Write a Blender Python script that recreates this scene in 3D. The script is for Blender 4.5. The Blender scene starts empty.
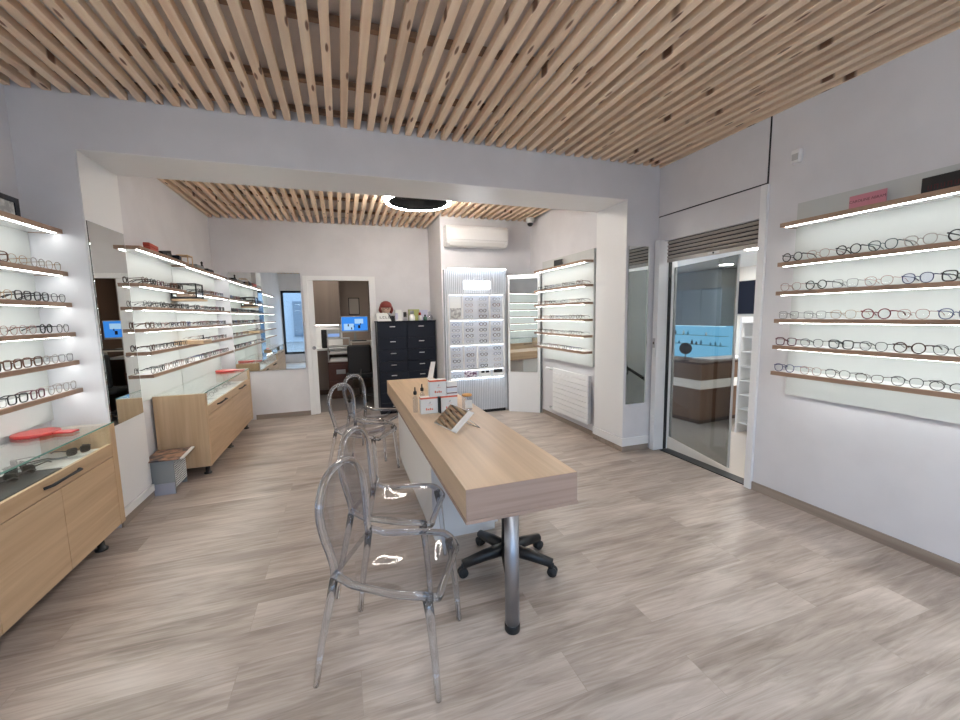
import bpy, bmesh, math, random
from mathutils import Vector, Matrix
random.seed(7)
SC = bpy.context.scene
COL = SC.collection
PI = math.pi

# ------------------------------------------------------------------ materials
def new_mat(name):
    m = bpy.data.materials.new(name); m.use_nodes = True
    nt = m.node_tree; nt.nodes.clear()
    out = nt.nodes.new('ShaderNodeOutputMaterial')
    return m, nt, out

def P(name, col, rough=.5, metal=0., spec=.5, emit=None, es=0., trans=0., coat=0.):
    m, nt, out = new_mat(name)
    b = nt.nodes.new('ShaderNodeBsdfPrincipled')
    b.inputs['Base Color'].default_value = (*col, 1)
    b.inputs['Roughness'].default_value = rough
    b.inputs['Metallic'].default_value = metal
    b.inputs['Specular IOR Level'].default_value = spec
    b.inputs['Transmission Weight'].default_value = trans
    b.inputs['Coat Weight'].default_value = coat
    if emit:
        b.inputs['Emission Color'].default_value = (*emit, 1)
        b.inputs['Emission Strength'].default_value = es
    nt.links.new(b.outputs[0], out.inputs[0])
    return m

def EM(name, col, s):
    m, nt, out = new_mat(name)
    e = nt.nodes.new('ShaderNodeEmission')
    e.inputs[0].default_value = (*col, 1); e.inputs[1].default_value = s
    nt.links.new(e.outputs[0], out.inputs[0])
    return m

def schlick(nt, f0):
    """reflectance of a thin sheet, the same from both of its sides"""
    lw = nt.nodes.new('ShaderNodeLayerWeight'); lw.inputs[0].default_value = .5
    pw = nt.nodes.new('ShaderNodeMath'); pw.operation = 'POWER'; pw.inputs[1].default_value = 5.
    nt.links.new(lw.outputs['Facing'], pw.inputs[0])
    ma = nt.nodes.new('ShaderNodeMath'); ma.operation = 'MULTIPLY_ADD'; ma.inputs[1].default_value = 1-f0; ma.inputs[2].default_value = f0
    nt.links.new(pw.outputs[0], ma.inputs[0])
    return ma

def thin_glass(name, tint=(.96, .98, .97), ior=1.45, rough=0.0, refl=1.0):
    m, nt, out = new_mat(name)
    t = nt.nodes.new('ShaderNodeBsdfTransparent'); t.inputs[0].default_value = (*tint, 1)
    g = nt.nodes.new('ShaderNodeBsdfGlossy'); g.inputs['Roughness'].default_value = rough
    g.inputs['Color'].default_value = (refl, refl, refl, 1)
    f = schlick(nt, ((ior-1)/(ior+1))**2)
    mx = nt.nodes.new('ShaderNodeMixShader')
    nt.links.new(f.outputs[0], mx.inputs[0]); nt.links.new(t.outputs[0], mx.inputs[1]); nt.links.new(g.outputs[0], mx.inputs[2])
    nt.links.new(mx.outputs[0], out.inputs[0])
    return m

def clear_plastic(name, tint, edge, ior=1.49, refr=.0):
    """clear polycarbonate: see-through, tinted where looked along its thickness, glossy"""
    m, nt, out = new_mat(name)
    t = nt.nodes.new('ShaderNodeBsdfTransparent')
    lw = nt.nodes.new('ShaderNodeLayerWeight'); lw.inputs[0].default_value = .45
    cr = nt.nodes.new('ShaderNodeValToRGB')
    cr.color_ramp.elements[0].color = (*tint, 1); cr.color_ramp.elements[0].position = .25
    cr.color_ramp.elements[1].color = (*edge, 1); cr.color_ramp.elements[1].position = 1.
    nt.links.new(lw.outputs['Facing'], cr.inputs[0]); nt.links.new(cr.outputs[0], t.inputs[0])
    body = t.outputs[0]
    if refr > 0:
        gl = nt.nodes.new('ShaderNodeBsdfGlass'); gl.inputs['IOR'].default_value = ior
        gl.inputs['Color'].default_value = (.93, .945, .97, 1); gl.inputs['Roughness'].default_value = .02
        m2 = nt.nodes.new('ShaderNodeMixShader'); m2.inputs[0].default_value = refr
        nt.links.new(body, m2.inputs[1]); nt.links.new(gl.outputs[0], m2.inputs[2]); body = m2.outputs[0]
    g = nt.nodes.new('ShaderNodeBsdfGlossy'); g.inputs['Roughness'].default_value = .06
    f = schlick(nt, ((ior-1)/(ior+1))**2)
    mx = nt.nodes.new('ShaderNodeMixShader')
    nt.links.new(f.outputs[0], mx.inputs[0]); nt.links.new(body, mx.inputs[1]); nt.links.new(g.outputs[0], mx.inputs[2])
    nt.links.new(mx.outputs[0], out.inputs[0])
    return m

def wood(name, c0, c1, axis='y', rough=.45, along=1.2, across=28., knots=False, per=None, spec=.4):
    """grain stretched along one axis of the object; per = (axis, pitch) gives each batten its own shade"""
    m, nt, out = new_mat(name)
    N = nt.nodes.new; L = nt.links.new
    tc = N('ShaderNodeTexCoord')
    mp = N('ShaderNodeMapping')
    sc = {'x': (along, across, across), 'y': (across, along, across), 'z': (across, across, along)}[axis]
    mp.inputs['Scale'].default_value = sc
    L(tc.outputs['Object'], mp.inputs[0])
    n1 = N('ShaderNodeTexNoise'); n1.inputs['Scale'].default_value = 1.; n1.inputs['Detail'].default_value = 5; n1.inputs['Distortion'].default_value = .6
    L(mp.outputs[0], n1.inputs['Vector'])
    n2 = N('ShaderNodeTexNoise'); n2.inputs['Scale'].default_value = .35; n2.inputs['Detail'].default_value = 2
    L(mp.outputs[0], n2.inputs['Vector'])
    ad = N('ShaderNodeMath'); ad.operation = 'MULTIPLY_ADD'; ad.inputs[1].default_value = .6; ad.inputs[2].default_value = 0.
    L(n1.outputs['Fac'], ad.inputs[0])
    ad2 = N('ShaderNodeMath'); ad2.operation = 'MULTIPLY_ADD'; ad2.inputs[1].default_value = .45
    L(n2.outputs['Fac'], ad2.inputs[0]); L(ad.outputs[0], ad2.inputs[2])
    cr = N('ShaderNodeValToRGB')
    cr.color_ramp.elements[0].position = .36; cr.color_ramp.elements[0].color = (*c0, 1)
    cr.color_ramp.elements[1].position = .68; cr.color_ramp.elements[1].color = (*c1, 1)
    L(ad2.outputs[0], cr.inputs[0])
    col = cr.outputs[0]
    if per:
        sx = N('ShaderNodeSeparateXYZ'); L(tc.outputs['Object'], sx.inputs[0])
        dv = N('ShaderNodeMath'); dv.operation = 'DIVIDE'; dv.inputs[1].default_value = per[1]
        L(sx.outputs[per[0]], dv.inputs[0])
        fl = N('ShaderNodeMath'); fl.operation = 'ROUND'; L(dv.outputs[0], fl.inputs[0])
        wn = N('ShaderNodeTexWhiteNoise'); wn.noise_dimensions = '1D'; L(fl.outputs[0], wn.inputs['W'])
        mr = N('ShaderNodeMapRange'); mr.inputs['To Min'].default_value = .86; mr.inputs['To Max'].default_value = 1.08
        L(wn.outputs['Value'], mr.inputs[0])
        hs = N('ShaderNodeHueSaturation'); L(mr.outputs[0], hs.inputs['Value']); L(col, hs.inputs['Color'])
        col = hs.outputs[0]
    if knots:
        mk = N('ShaderNodeMapping'); mk.inputs['Scale'].default_value = {'x': (1.9, 7.3, 7.3), 'y': (10., 2.1, 1.), 'z': (7.3, 7.3, 1.9)}[axis]
        L(tc.outputs['Object'], mk.inputs[0])
        vo = N('ShaderNodeTexVoronoi'); vo.voronoi_dimensions = '2D'; vo.inputs['Scale'].default_value = 1.
        L(mk.outputs[0], vo.inputs['Vector'])
        kr = N('ShaderNodeValToRGB')
        kr.color_ramp.elements[0].position = .06; kr.color_ramp.elements[0].color = (1, 1, 1, 1)
        kr.color_ramp.elements[1].position = .10; kr.color_ramp.elements[1].color = (0, 0, 0, 1)
        L(vo.outputs['Distance'], kr.inputs[0])
        mx = N('ShaderNodeMix'); mx.data_type = 'RGBA'
        L(kr.outputs[0], mx.inputs[0]); L(col, mx.inputs[6]); mx.inputs[7].default_value = (.20, .10, .06, 1)
        col = mx.outputs[2]
    b = N('ShaderNodeBsdfPrincipled'); b.inputs['Roughness'].default_value = rough; b.inputs['Specular IOR Level'].default_value = spec
    L(col, b.inputs['Base Color'])
    bp = N('ShaderNodeBump'); bp.inputs['Strength'].default_value = .06; bp.inputs['Distance'].default_value = .002
    L(n1.outputs['Fac'], bp.inputs['Height']); L(bp.outputs[0], b.inputs['Normal'])
    L(b.outputs[0], out.inputs[0])
    return m

def floor_mat():
    m, nt, out = new_mat('grey_oak_planks')
    N = nt.nodes.new; L = nt.links.new
    tc = N('ShaderNodeTexCoord')
    br = N('ShaderNodeTexBrick'); br.offset = .37; br.squash = 1.
    br.inputs['Scale'].default_value = 1.; br.inputs['Brick Width'].default_value = 1.35; br.inputs['Row Height'].default_value = .205
    br.inputs['Mortar Size'].default_value = .0012; br.inputs['Mortar Smooth'].default_value = .3
    br.inputs['Color1'].default_value = (.0, .0, .0, 1); br.inputs['Color2'].default_value = (1, 1, 1, 1); br.inputs['Mortar'].default_value = (.5, .5, .5, 1)
    L(tc.outputs['Object'], br.inputs['Vector'])
    # per plank offset of the grain
    va = N('ShaderNodeVectorMath'); va.operation = 'MULTIPLY_ADD'
    va.inputs[1].default_value = (7.3, 3.1, 5.7)
    L(br.outputs['Color'], va.inputs[0]); L(tc.outputs['Object'], va.inputs[2])
    mp = N('ShaderNodeMapping'); mp.inputs['Scale'].default_value = (2.2, 26., 1.)
    L(va.outputs[0], mp.inputs[0])
    n1 = N('ShaderNodeTexNoise'); n1.inputs['Scale'].default_value = 1.2; n1.inputs['Detail'].default_value = 7; n1.inputs['Roughness'].default_value = .62; n1.inputs['Distortion'].default_value = 1.2
    L(mp.outputs[0], n1.inputs['Vector'])
    mp2 = N('ShaderNodeMapping'); mp2.inputs['Scale'].default_value = (.9, 3.2, 1.)
    L(va.outputs[0], mp2.inputs[0])
    n2 = N('ShaderNodeTexNoise'); n2.inputs['Scale'].default_value = 1.3; n2.inputs['Detail'].default_value = 3; n2.inputs['Distortion'].default_value = .8
    L(mp2.outputs[0], n2.inputs['Vector'])
    a = N('ShaderNodeMath'); a.operation = 'MULTIPLY'; a.inputs[1].default_value = .5; L(n1.outputs['Fac'], a.inputs[0])
    b2 = N('ShaderNodeMath'); b2.operation = 'MULTIPLY_ADD'; b2.inputs[1].default_value = .5; L(n2.outputs['Fac'], b2.inputs[0]); L(a.outputs[0], b2.inputs[2])
    cr = N('ShaderNodeValToRGB'); e = cr.color_ramp.elements
    e[0].position = .33; e[0].color = (.225, .176, .143, 1)
    e[1].position = .66; e[1].color = (.56, .482, .425, 1)
    e.new(.5).color = (.40, .332, .284, 1)
    L(b2.outputs[0], cr.inputs[0])
    mr = N('ShaderNodeMapRange'); mr.inputs['To Min'].default_value = .965; mr.inputs['To Max'].default_value = 1.03
    L(br.outputs['Color'], mr.inputs[0])
    hs = N('ShaderNodeHueSaturation'); L(mr.outputs[0], hs.inputs['Value']); L(cr.outputs[0], hs.inputs['Color'])
    mx = N('ShaderNodeMix'); mx.data_type = 'RGBA'; mx.inputs[7].default_value = (.20, .16, .13, 1)
    sc = N('ShaderNodeMath'); sc.operation = 'MULTIPLY'; sc.inputs[1].default_value = .35; L(br.outputs['Fac'], sc.inputs[0])
    L(sc.outputs[0], mx.inputs[0]); L(hs.outputs[0], mx.inputs[6])
    b = N('ShaderNodeBsdfPrincipled'); b.inputs['Roughness'].default_value = .36; b.inputs['Specular IOR Level'].default_value = .45
    L(mx.outputs[2], b.inputs['Base Color'])
    rr = N('ShaderNodeMapRange'); rr.inputs['To Min'].default_value = .30; rr.inputs['To Max'].default_value = .46
    L(n1.outputs['Fac'], rr.inputs[0]); L(rr.outputs[0], b.inputs['Roughness'])
    bp = N('ShaderNodeBump'); bp.inputs['Strength'].default_value = .08; bp.inputs['Distance'].default_value = .002
    L(n1.outputs['Fac'], bp.inputs['Height']); L(bp.outputs[0], b.inputs['Normal'])
    L(b.outputs[0], out.inputs[0])
    return m

def noisy(name, c0, c1, scale=8., rough=.7, contrast=(.4, .6)):
    m, nt, out = new_mat(name)
    N = nt.nodes.new; L = nt.links.new
    tc = N('ShaderNodeTexCoord')
    n = N('ShaderNodeTexNoise'); n.inputs['Scale'].default_value = scale; n.inputs['Detail'].default_value = 6
    L(tc.outputs['Object'], n.inputs['Vector'])
    cr = N('ShaderNodeValToRGB'); cr.color_ramp.elements[0].position = contrast[0]; cr.color_ramp.elements[1].position = contrast[1]
    cr.color_ramp.elements[0].color = (*c0, 1); cr.color_ramp.elements[1].color = (*c1, 1)
    L(n.outputs['Fac'], cr.inputs[0])
    b = N('ShaderNodeBsdfPrincipled'); b.inputs['Roughness'].default_value = rough
    L(cr.outputs[0], b.inputs['Base Color']); L(b.outputs[0], out.inputs[0])
    return m

LED = (.97, 1., .965)
M = dict(
    wall=noisy('painted_plaster', (.695, .685, .705), (.73, .72, .74), 3., .75),
    ceil=P('ceiling_paint', (.80, .75, .73), .85),
    white=P('white_lacquer', (.84, .84, .84), .35),
    whitem=P('white_matte', (.78, .78, .77), .6),
    board=P('backing_white', (.56, .575, .56), .55),
    floor=floor_mat(),
    base=wood('grey_oak_skirting', (.23, .18, .15), (.36, .30, .25), 'y', .5),
    basex=wood('grey_oak_skirting_x', (.23, .18, .15), (.36, .30, .25), 'x', .5),
    slat=wood('pine_batten', (.78, .555, .385), (.97, .775, .58), 'y', .6, .9, 22., True, (0, .1)),
    batten=P('dark_batten', (.30, .19, .13), .8),
    oaky=wood('light_oak_y', (.49, .33, .195), (.64, .46, .29), 'y', .42),
    oakx=wood('light_oak_x', (.49, .33, .195), (.64, .46, .29), 'x', .42),
    oakz=wood('light_oak_z', (.47, .315, .185), (.61, .435, .27), 'z', .42),
    oakend=wood('light_oak_cross', (.30, .21, .17), (.46, .335, .27), 'x', .5, .8, 34.),
    tabley=wood('table_oak_y', (.53, .375, .24), (.68, .50, .335), 'y', .34, .9, 26.),
    shelf_edge=wood('shelf_edge_oak', (.30, .19, .13), (.42, .28, .20), 'y', .5),
    led=EM('led_strip', LED, 11.),
    ledc=EM('led_strip_cool', (.80, .90, 1.), 6.5),
    ring=EM('added_ring_glow', (.86, .93, 1.), 32.),
    ringw=EM('ring_lamp_glow_warm', (1., .95, .88), 60.),
    black=P('black_plastic', (.012, .012, .013), .4),
    blackm=P('black_matte', (.02, .02, .022), .7),
    chrome=P('brushed_steel', (.36, .37, .40), .42, 1.),
    metal=P('light_metal', (.6, .6, .6), .3, 1.),
    mirror=P('mirror_silver', (.80, .83, .81), .0, 1.),
    glass=thin_glass('clear_glass', (.965, .985, .975)),
    glassedge=P('glass_edge_green', (.16, .34, .28), .2),
    tint=thin_glass('tinted_glass', (.53, .54, .535), 1.35),
    lens=thin_glass('demo_lens', (.95, .96, .96), 1.35),
    lensv=thin_glass('violet_lens', (.84, .85, .97), 1.35),
    sunlens=P('dark_lens', (.015, .02, .02), .08),
    pc=clear_plastic('clear_polycarbonate_sheet', (.85, .855, .88), (.46, .47, .53)),
    pct=clear_plastic('clear_polycarbonate_frame', (.97, .972, .98), (.50, .51, .60), refr=.9),
    navy=P('navy_lacquer', (.008, .010, .017), .5, spec=.25),
    navyf=P('navy_front', (.010, .013, .022), .5, spec=.25),
    red=P('red_gloss', (.46, .030, .026), .3),
    redm=P('red_leather', (.42, .05, .025), .5),
    orange=P('orange_print', (.75, .16, .08), .5),
    marble=noisy('marble_print', (.42, .44, .45), (.84, .84, .83), 6., .35, (.36, .46)),
    grey=P('grey_paint', (.30, .32, .32), .6),
    greyl=P('light_grey', (.50, .50, .50), .5),
    shutter=P('shutter_aluminium', (.40, .37, .34), .45, .35),
    gold=P('gold_metal', (.75, .52, .28), .3, 1.),
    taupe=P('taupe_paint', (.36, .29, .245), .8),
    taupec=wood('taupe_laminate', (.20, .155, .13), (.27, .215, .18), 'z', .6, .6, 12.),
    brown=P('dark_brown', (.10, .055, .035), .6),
    counter=wood('counter_walnut', (.24, .13, .075), (.36, .21, .13), 'z', .45, .8, 18.),
    cream=P('cream_wall', (.74, .70, .63), .8),
    tile=P('grey_tile', (.20, .185, .18), .5),
    otherfloor=P('pale_floor', (.58, .52, .46), .45),
    pink=P('pink_card', (.62, .25, .30), .6),
    dkpink=P('dark_print', (.16, .05, .07), .6),
    dimred=P('dim_red_print', (.07, .006, .012), .6),
    core=P('core_grey', (.34, .37, .42), .6),
    ribbed=P('ribbed_white', (.72, .75, .80), .5),
    cellboard=P('cell_board', (.72, .75, .82), .4),
    cyan=P('cyan_glass_panel', (.20, .50, .72), .25),
    greycab=P('blue_grey_cabinet', (.30, .37, .42), .5),
    screen=EM('screen_sky', (.05, .26, .80), .8),
    screenw=EM('screen_white', (.45, .70, 1.), .7),
    screend=P('screen_dark', (.008, .010, .018), .6, spec=.1),
    skin=P('print_skin', (.72, .48, .36), .6),
    hair=P('print_red_hair', (.20, .025, .018), .5),
    paper=P('paper', (.82, .82, .80), .7),
    lilac=P('lilac_card', (.60, .60, .74), .6),
    green=P('olive_label', (.38, .42, .16), .6),
    crystal=thin_glass('crystal', (.84, .86, .90), 1.5),
    magazine=noisy('magazine_cover', (.03, .03, .04), (.45, .26, .17), 14., .4, (.38, .62)),
    photo=noisy('photo_print', (.12, .03, .10), (.75, .70, .74), 30., .4, (.42, .55)),
    photo2=noisy('faded_print', (.30, .30, .30), (.62, .62, .60), 22., .5, (.40, .60)),
    etch=P('print_grey', (.16, .16, .17), .6),
    asphalt=noisy('street_asphalt', (.10, .11, .12), (.16, .17, .18), 4., .9),
    facade=P('pale_facade', (.24, .28, .33), .8),
    glassdark=P('facade_window', (.06, .09, .13), .1),
)

# ------------------------------------------------------------------ mesh helpers
class MB:
    def __init__(self): self.bm = bmesh.new(); self.mi = 0
    def _tag(self, faces):
        for f in faces: f.material_index = self.mi
    def box(self, x0, x1, y0, y1, z0, z1, bev=0., seg=1):
        bm = self.bm
        before = set(bm.faces) if bev else None
        r = bmesh.ops.create_cube(bm, size=1., matrix=Matrix.Translation(((x0+x1)/2, (y0+y1)/2, (z0+z1)/2)) @ Matrix.Diagonal((abs(x1-x0), abs(y1-y0), abs(z1-z0), 1)))
        vs = r['verts']
        if bev:
            es = set(e for v in vs for e in v.link_edges)
            bmesh.ops.bevel(bm, geom=list(es), offset=bev, segments=seg, affect='EDGES', profile=.5)
            self._tag([f for f in bm.faces if f not in before])
        else:
            self._tag(set(f for v in vs for f in v.link_faces))
        return self
    def prism(self, poly, axis, a0, a1):
        """poly in the two other axes (x,y)->z, (x,z)->y, (y,z)->x"""
        def p(u, v, a): return {'z': (u, v, a), 'y': (u, a, v), 'x': (a, u, v)}[axis]
        A = [self.bm.verts.new(p(u, v, a0)) for u, v in poly]; B = [self.bm.verts.new(p(u, v, a1)) for u, v in poly]
        fs = [self.bm.faces.new(A[::-1]), self.bm.faces.new(B)]
        n = len(poly)
        for i in range(n): fs.append(self.bm.faces.new((A[i], A[(i+1) % n], B[(i+1) % n], B[i])))
        bmesh.ops.recalc_face_normals(self.bm, faces=fs); self._tag(fs); return self
    def hexa(self, b, t):
        """eight corners: b four below, t four above (same order)"""
        A = [self.bm.verts.new(p) for p in b]; B = [self.bm.verts.new(p) for p in t]
        fs = [self.bm.faces.new(A[::-1]), self.bm.faces.new(B)]
        for i in range(4): fs.append(self.bm.faces.new((A[i], A[(i+1) % 4], B[(i+1) % 4], B[i])))
        bmesh.ops.recalc_face_normals(self.bm, faces=fs); self._tag(fs); return self
    def tube(self, pts, rad, n=8, closed=False, smooth=True, squash=1.):
        pts = [Vector(p) for p in pts]; k = len(pts)
        rad = rad if isinstance(rad, (list, tuple)) else [rad]*k
        rings = []; prev = None
        for i, p in enumerate(pts):
            a = pts[(i-1) % k] if (closed or i > 0) else p; b = pts[(i+1) % k] if (closed or i < k-1) else p
            t = (b-a).normalized()
            if prev is None:
                ref = Vector((0, 0, 1)) if abs(t.z) < .9 else Vector((1, 0, 0))
                u = t.cross(ref).normalized()
            else:
                u = (prev - t*prev.dot(t)).normalized()
            prev = u; w = t.cross(u)
            rings.append([self.bm.verts.new(p + (u*math.cos(2*PI*j/n) + w*math.sin(2*PI*j/n)*squash)*rad[i]) for j in range(n)])
        fs = []
        for i in range(k if closed else k-1):
            A, B = rings[i], rings[(i+1) % k]
            for j in range(n): fs.append(self.bm.faces.new((A[j], A[(j+1) % n], B[(j+1) % n], B[j])))
        if not closed:
            fs.append(self.bm.faces.new(rings[0][::-1])); fs.append(self.bm.faces.new(rings[-1]))
        for f in fs: f.smooth = smooth
        self._tag(fs); return self
    def lathe(self, prof, c=(0, 0, 0), n=24, smooth=True, caps=(True, True)):
        rings = []
        for r, z in prof:
            rings.append([self.bm.verts.new((c[0]+r*math.cos(2*PI*j/n), c[1]+r*math.sin(2*PI*j/n), c[2]+z)) for j in range(n)])
        fs = []
        for A, B in zip(rings, rings[1:]):
            for j in range(n): fs.append(self.bm.faces.new((A[j], A[(j+1) % n], B[(j+1) % n], B[j])))
        if caps[0]: fs.append(self.bm.faces.new(rings[0][::-1]))
        if caps[1]: fs.append(self.bm.faces.new(rings[-1]))
        for f in fs: f.smooth = smooth
        self._tag(fs); return self
    def poly(self, pts, smooth=False):
        f = self.bm.faces.new([self.bm.verts.new(p) for p in pts]); f.smooth = smooth; self._tag([f]); return self
    def grid(self, fn, nu, nv):
        V = [[self.bm.verts.new(fn(i/nu, j/nv)) for j in range(nv+1)] for i in range(nu+1)]
        fs = [self.bm.faces.new((V[i][j], V[i+1][j], V[i+1][j+1], V[i][j+1])) for i in range(nu) for j in range(nv)]
        for f in fs: f.smooth = True
        self._tag(fs); return self
    def build(self, name, mats, parent=None, loc=(0, 0, 0), rot=(0, 0, 0)):
        me = bpy.data.meshes.new(name); self.bm.to_mesh(me); self.bm.free()
        for m in (mats if isinstance(mats, (list, tuple)) else [mats]): me.materials.append(M[m] if isinstance(m, str) else m)
        o = bpy.data.objects.new(name, me); COL.objects.link(o)
        o.location = loc; o.rotation_euler = rot
        if parent: o.parent = parent
        return o

def spline(pts, m=4):
    P_ = [Vector(p) for p in pts]; out = []
    for i in range(len(P_)-1):
        a, b, c, d = P_[max(i-1, 0)], P_[i], P_[i+1], P_[min(i+2, len(P_)-1)]
        for k in range(m):
            t = k/m; out.append(.5*((2*b)+(c-a)*t+(2*a-5*b+4*c-d)*t*t+(3*b-a-3*c+d)*t*t*t))
    return out+[P_[-1]]
def tag(o, label, cat, group=None):
    o['label'] = label; o['category'] = cat
    if group: o['group'] = group
    return o
def thing(name, label, cat, loc=(0, 0, 0), rz=0., group=None, rot=None):
    o = bpy.data.objects.new(name, None); COL.objects.link(o)
    o.location = loc; o.rotation_euler = rot or (0, 0, rz); o.empty_display_size = .1
    return tag(o, label, cat, group)
def struct(o): o['kind'] = 'structure'; return o
def B(name, mat, d, parent=None, bev=0.):
    return MB().box(*d, bev).build(name, mat, parent)
def copy_tree(o, parent=None):
    c = o.copy(); COL.objects.link(c)
    if parent: c.parent = parent
    for ch in [k for k in bpy.data.objects if k.parent == o]: copy_tree(ch, c)
    return c
CHILD = {}
def copy_thing(o):
    """copy a thing, its parts and their sub-parts (children lists kept in CHILD to stay quick)"""
    if o.name not in CHILD: CHILD[o.name] = list(o.children)
    c = o.copy(); COL.objects.link(c)
    for ch in CHILD[o.name]:
        d = ch.copy(); COL.objects.link(d); d.parent = c
        for g in list(ch.children):
            e = g.copy(); COL.objects.link(e); e.parent = d
    return c
def letters(name, txt, size, mat, parent, loc, rot, ext=.0006):
    cu = bpy.data.curves.new(name, 'FONT'); cu.body = txt; cu.size = size; cu.extrude = ext; cu.align_x = 'CENTER'; cu.align_y = 'CENTER'
    t = bpy.data.objects.new(name, cu); COL.objects.link(t)
    dg = bpy.context.evaluated_depsgraph_get(); me = bpy.data.meshes.new_from_object(t.evaluated_get(dg))
    bpy.data.objects.remove(t); bpy.data.curves.remove(cu)
    me.materials.clear(); me.materials.append(M[mat])
    o = bpy.data.objects.new(name, me); COL.objects.link(o); o.location = loc; o.rotation_euler = rot; o.parent = parent
    return o
ORD = ['first', 'second', 'third', 'fourth', 'fifth', 'sixth', 'seventh', 'eighth', 'ninth', 'tenth', 'eleventh', 'twelfth', 'thirteenth', 'fourteenth', 'fifteenth', 'sixteenth', 'seventeenth']

# ------------------------------------------------------------------ camera
def make_camera():
    a, b, c = [math.radians(v) for v in (-18.857, -6.42, 1.0187)]
    Rz = Matrix.Rotation(a, 3, 'Z'); Rx = Matrix.Rotation(b, 3, 'X'); Ry = Matrix.Rotation(c, 3, 'Y')
    R = Rz @ Rx @ Ry
    cam = bpy.data.cameras.new('camera'); cam.sensor_width = 36.; cam.lens = 36*400.87/960; cam.clip_start = .05
    o = bpy.data.objects.new('camera', cam); COL.objects.link(o)
    r, f, u = R @ Vector((1, 0, 0)), R @ Vector((0, 1, 0)), R @ Vector((0, 0, 1))
    m = Matrix.Identity(4)
    for i in range(3): m[i][0] = r[i]; m[i][1] = u[i]; m[i][2] = -f[i]
    m[2][3] = 1.5
    o.matrix_world = m
    SC.camera = o
make_camera()

# ------------------------------------------------------------------ dimensions
XL, XR = -1.915, 3.2           # front room
YF, YB, YC = -1.7, 3.485, 4.0  # shop front, partition front and rear face
BXL, BXR, BY = -1.68, 2.84, 6.65
ACY, ACX = 5.8, 1.41
ZC, ZS = 3.075, 2.975          # ceiling, underside of slats
ZCB, ZSB = 3.0, 2.912

# ------------------------------------------------------------------ shell
struct(B('floor', 'floor', (XL-.1, XR+.12, YF-.15, BY+.1, -.05, 0)))
struct(B('ceiling', 'ceil', (XL-.1, XR+.1, YF-.1, YB+.1, ZC, ZC+.1)))
struct(B('ceiling_rear', 'ceil', (BXL-.1, BXR+.1, YC-.1, BY+.1, ZCB, ZCB+.1)))
def slats(name, x0, n, yA, yB, z0, h, stop=None):
    mb = MB()
    for k in range(n):
        x = x0 + .1*k
        y1 = yB if not stop or x < stop[0] else stop[1]
        mb.box(x-.0245, x+.0245, yA, y1, z0, z0+h, .002)
    return struct(mb.build(name, 'slat'))
slats('ceiling_slats', -1.904, 51, YF+.02, YB-.004, ZS, .05)
struct(B('ceiling_edge_batten', 'slat', (XR-.022, XR-.002, YF+.02, YB-.004, ZS-.004, ZS+.05)))
slats('ceiling_slats_rear', -1.65, 45, YC+.002, BY-.004, ZSB, .045, (ACX-.02, ACY-.004))
mb = MB()
for y in (-1.2, -.6, 0., .6, 1.2, 1.8, 2.4, 3.0, 3.42): mb.box(XL+.01, XR-.03, y-.02, y+.02, ZS+.051, ZS+.085)
struct(mb.build('ceiling_battens', 'batten'))
mb = MB()
for y in (4.3, 4.9, 5.5): mb.box(BXL+.01, BXR-.03, y-.02, y+.02, ZSB+.046, ZSB+.075)
mb.box(BXL+.01, ACX-.05, 6.08, 6.12, ZSB+.046, ZSB+.075)
struct(mb.build('ceiling_battens_rear', 'batten'))

struct(B('wall_left', 'wall', (XL-.1, XL, YF, YB, 0, ZC)))
mb = MB()
mb.box(XR, XR+.12, YF, 2.36, 0, ZC); mb.box(XR, XR+.12, 3.44, YC, 0, ZC); mb.box(XR, XR+.12, 2.36, 3.44, 2.225, ZC)
struct(mb.build('wall_right', 'wall'))
# partition with the wide opening: left pier, beam, right pillar
mb = MB()
mb.prism([(XL-.1, 0), (-1.6, 0), (-1.6, 2.635), (2.80, 2.635), (2.80, 0), (XR, 0), (XR, ZC), (XL-.1, ZC)], 'y', YB, YC)
struct(mb.build('wall_partition', 'wall'))
struct(B('wall_rear_left', 'wall', (BXL-.1, BXL, YC, BY, 0, ZCB)))
struct(B('wall_rear_right', 'wall', (BXR, BXR+.1, YC, BY, 0, ZCB)))
mb = MB()
mb.box(BXL-.1, -.40, BY, BY+.1, 0, ZCB); mb.box(.44, ACX+.1, BY, BY+.1, 0, ZCB); mb.box(-.40, .44, BY, BY+.1, 2.07, ZCB)
struct(mb.build('wall_back', 'wall'))
struct(B('wall_alcove', 'wall', (ACX, BXR, ACY, BY, 0, ZCB)))
# shop front behind the camera
mb = MB()
mb.box(XL-.1, XR+.1, YF-.15, YF, 2.42, ZC+.1); mb.box(XL-.1, -1.89, YF-.15, YF, 0, 2.42); mb.box(2.95, XR+.1, YF-.15, YF, 0, 2.42); mb.box(-1.89, 1.6, YF-.15, YF, 0, .28)
struct(mb.build('wall_front', 'wall'))
mb = MB()
for x in (-1.89, -1.0, .3, 1.56, 1.66, 2.88): mb.box(x, x+.07, YF-.11, YF-.05, .28 if x < 1.5 else 0, 2.42)
mb.box(-1.89, 1.6, YF-.11, YF-.05, .28, .35); mb.box(-1.89, 2.95, YF-.11, YF-.05, 2.35, 2.42); mb.box(1.66, 2.95, YF-.11, YF-.05, 0, .12); mb.box(1.66, 2.95, YF-.11, YF-.05, 2.02, 2.09)
w = struct(mb.build('window_1', 'black'))
g = MB().box(-1.87, 2.93, YF-.085, YF-.08, .3, 2.4).build('pane', 'glass', w)
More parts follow.
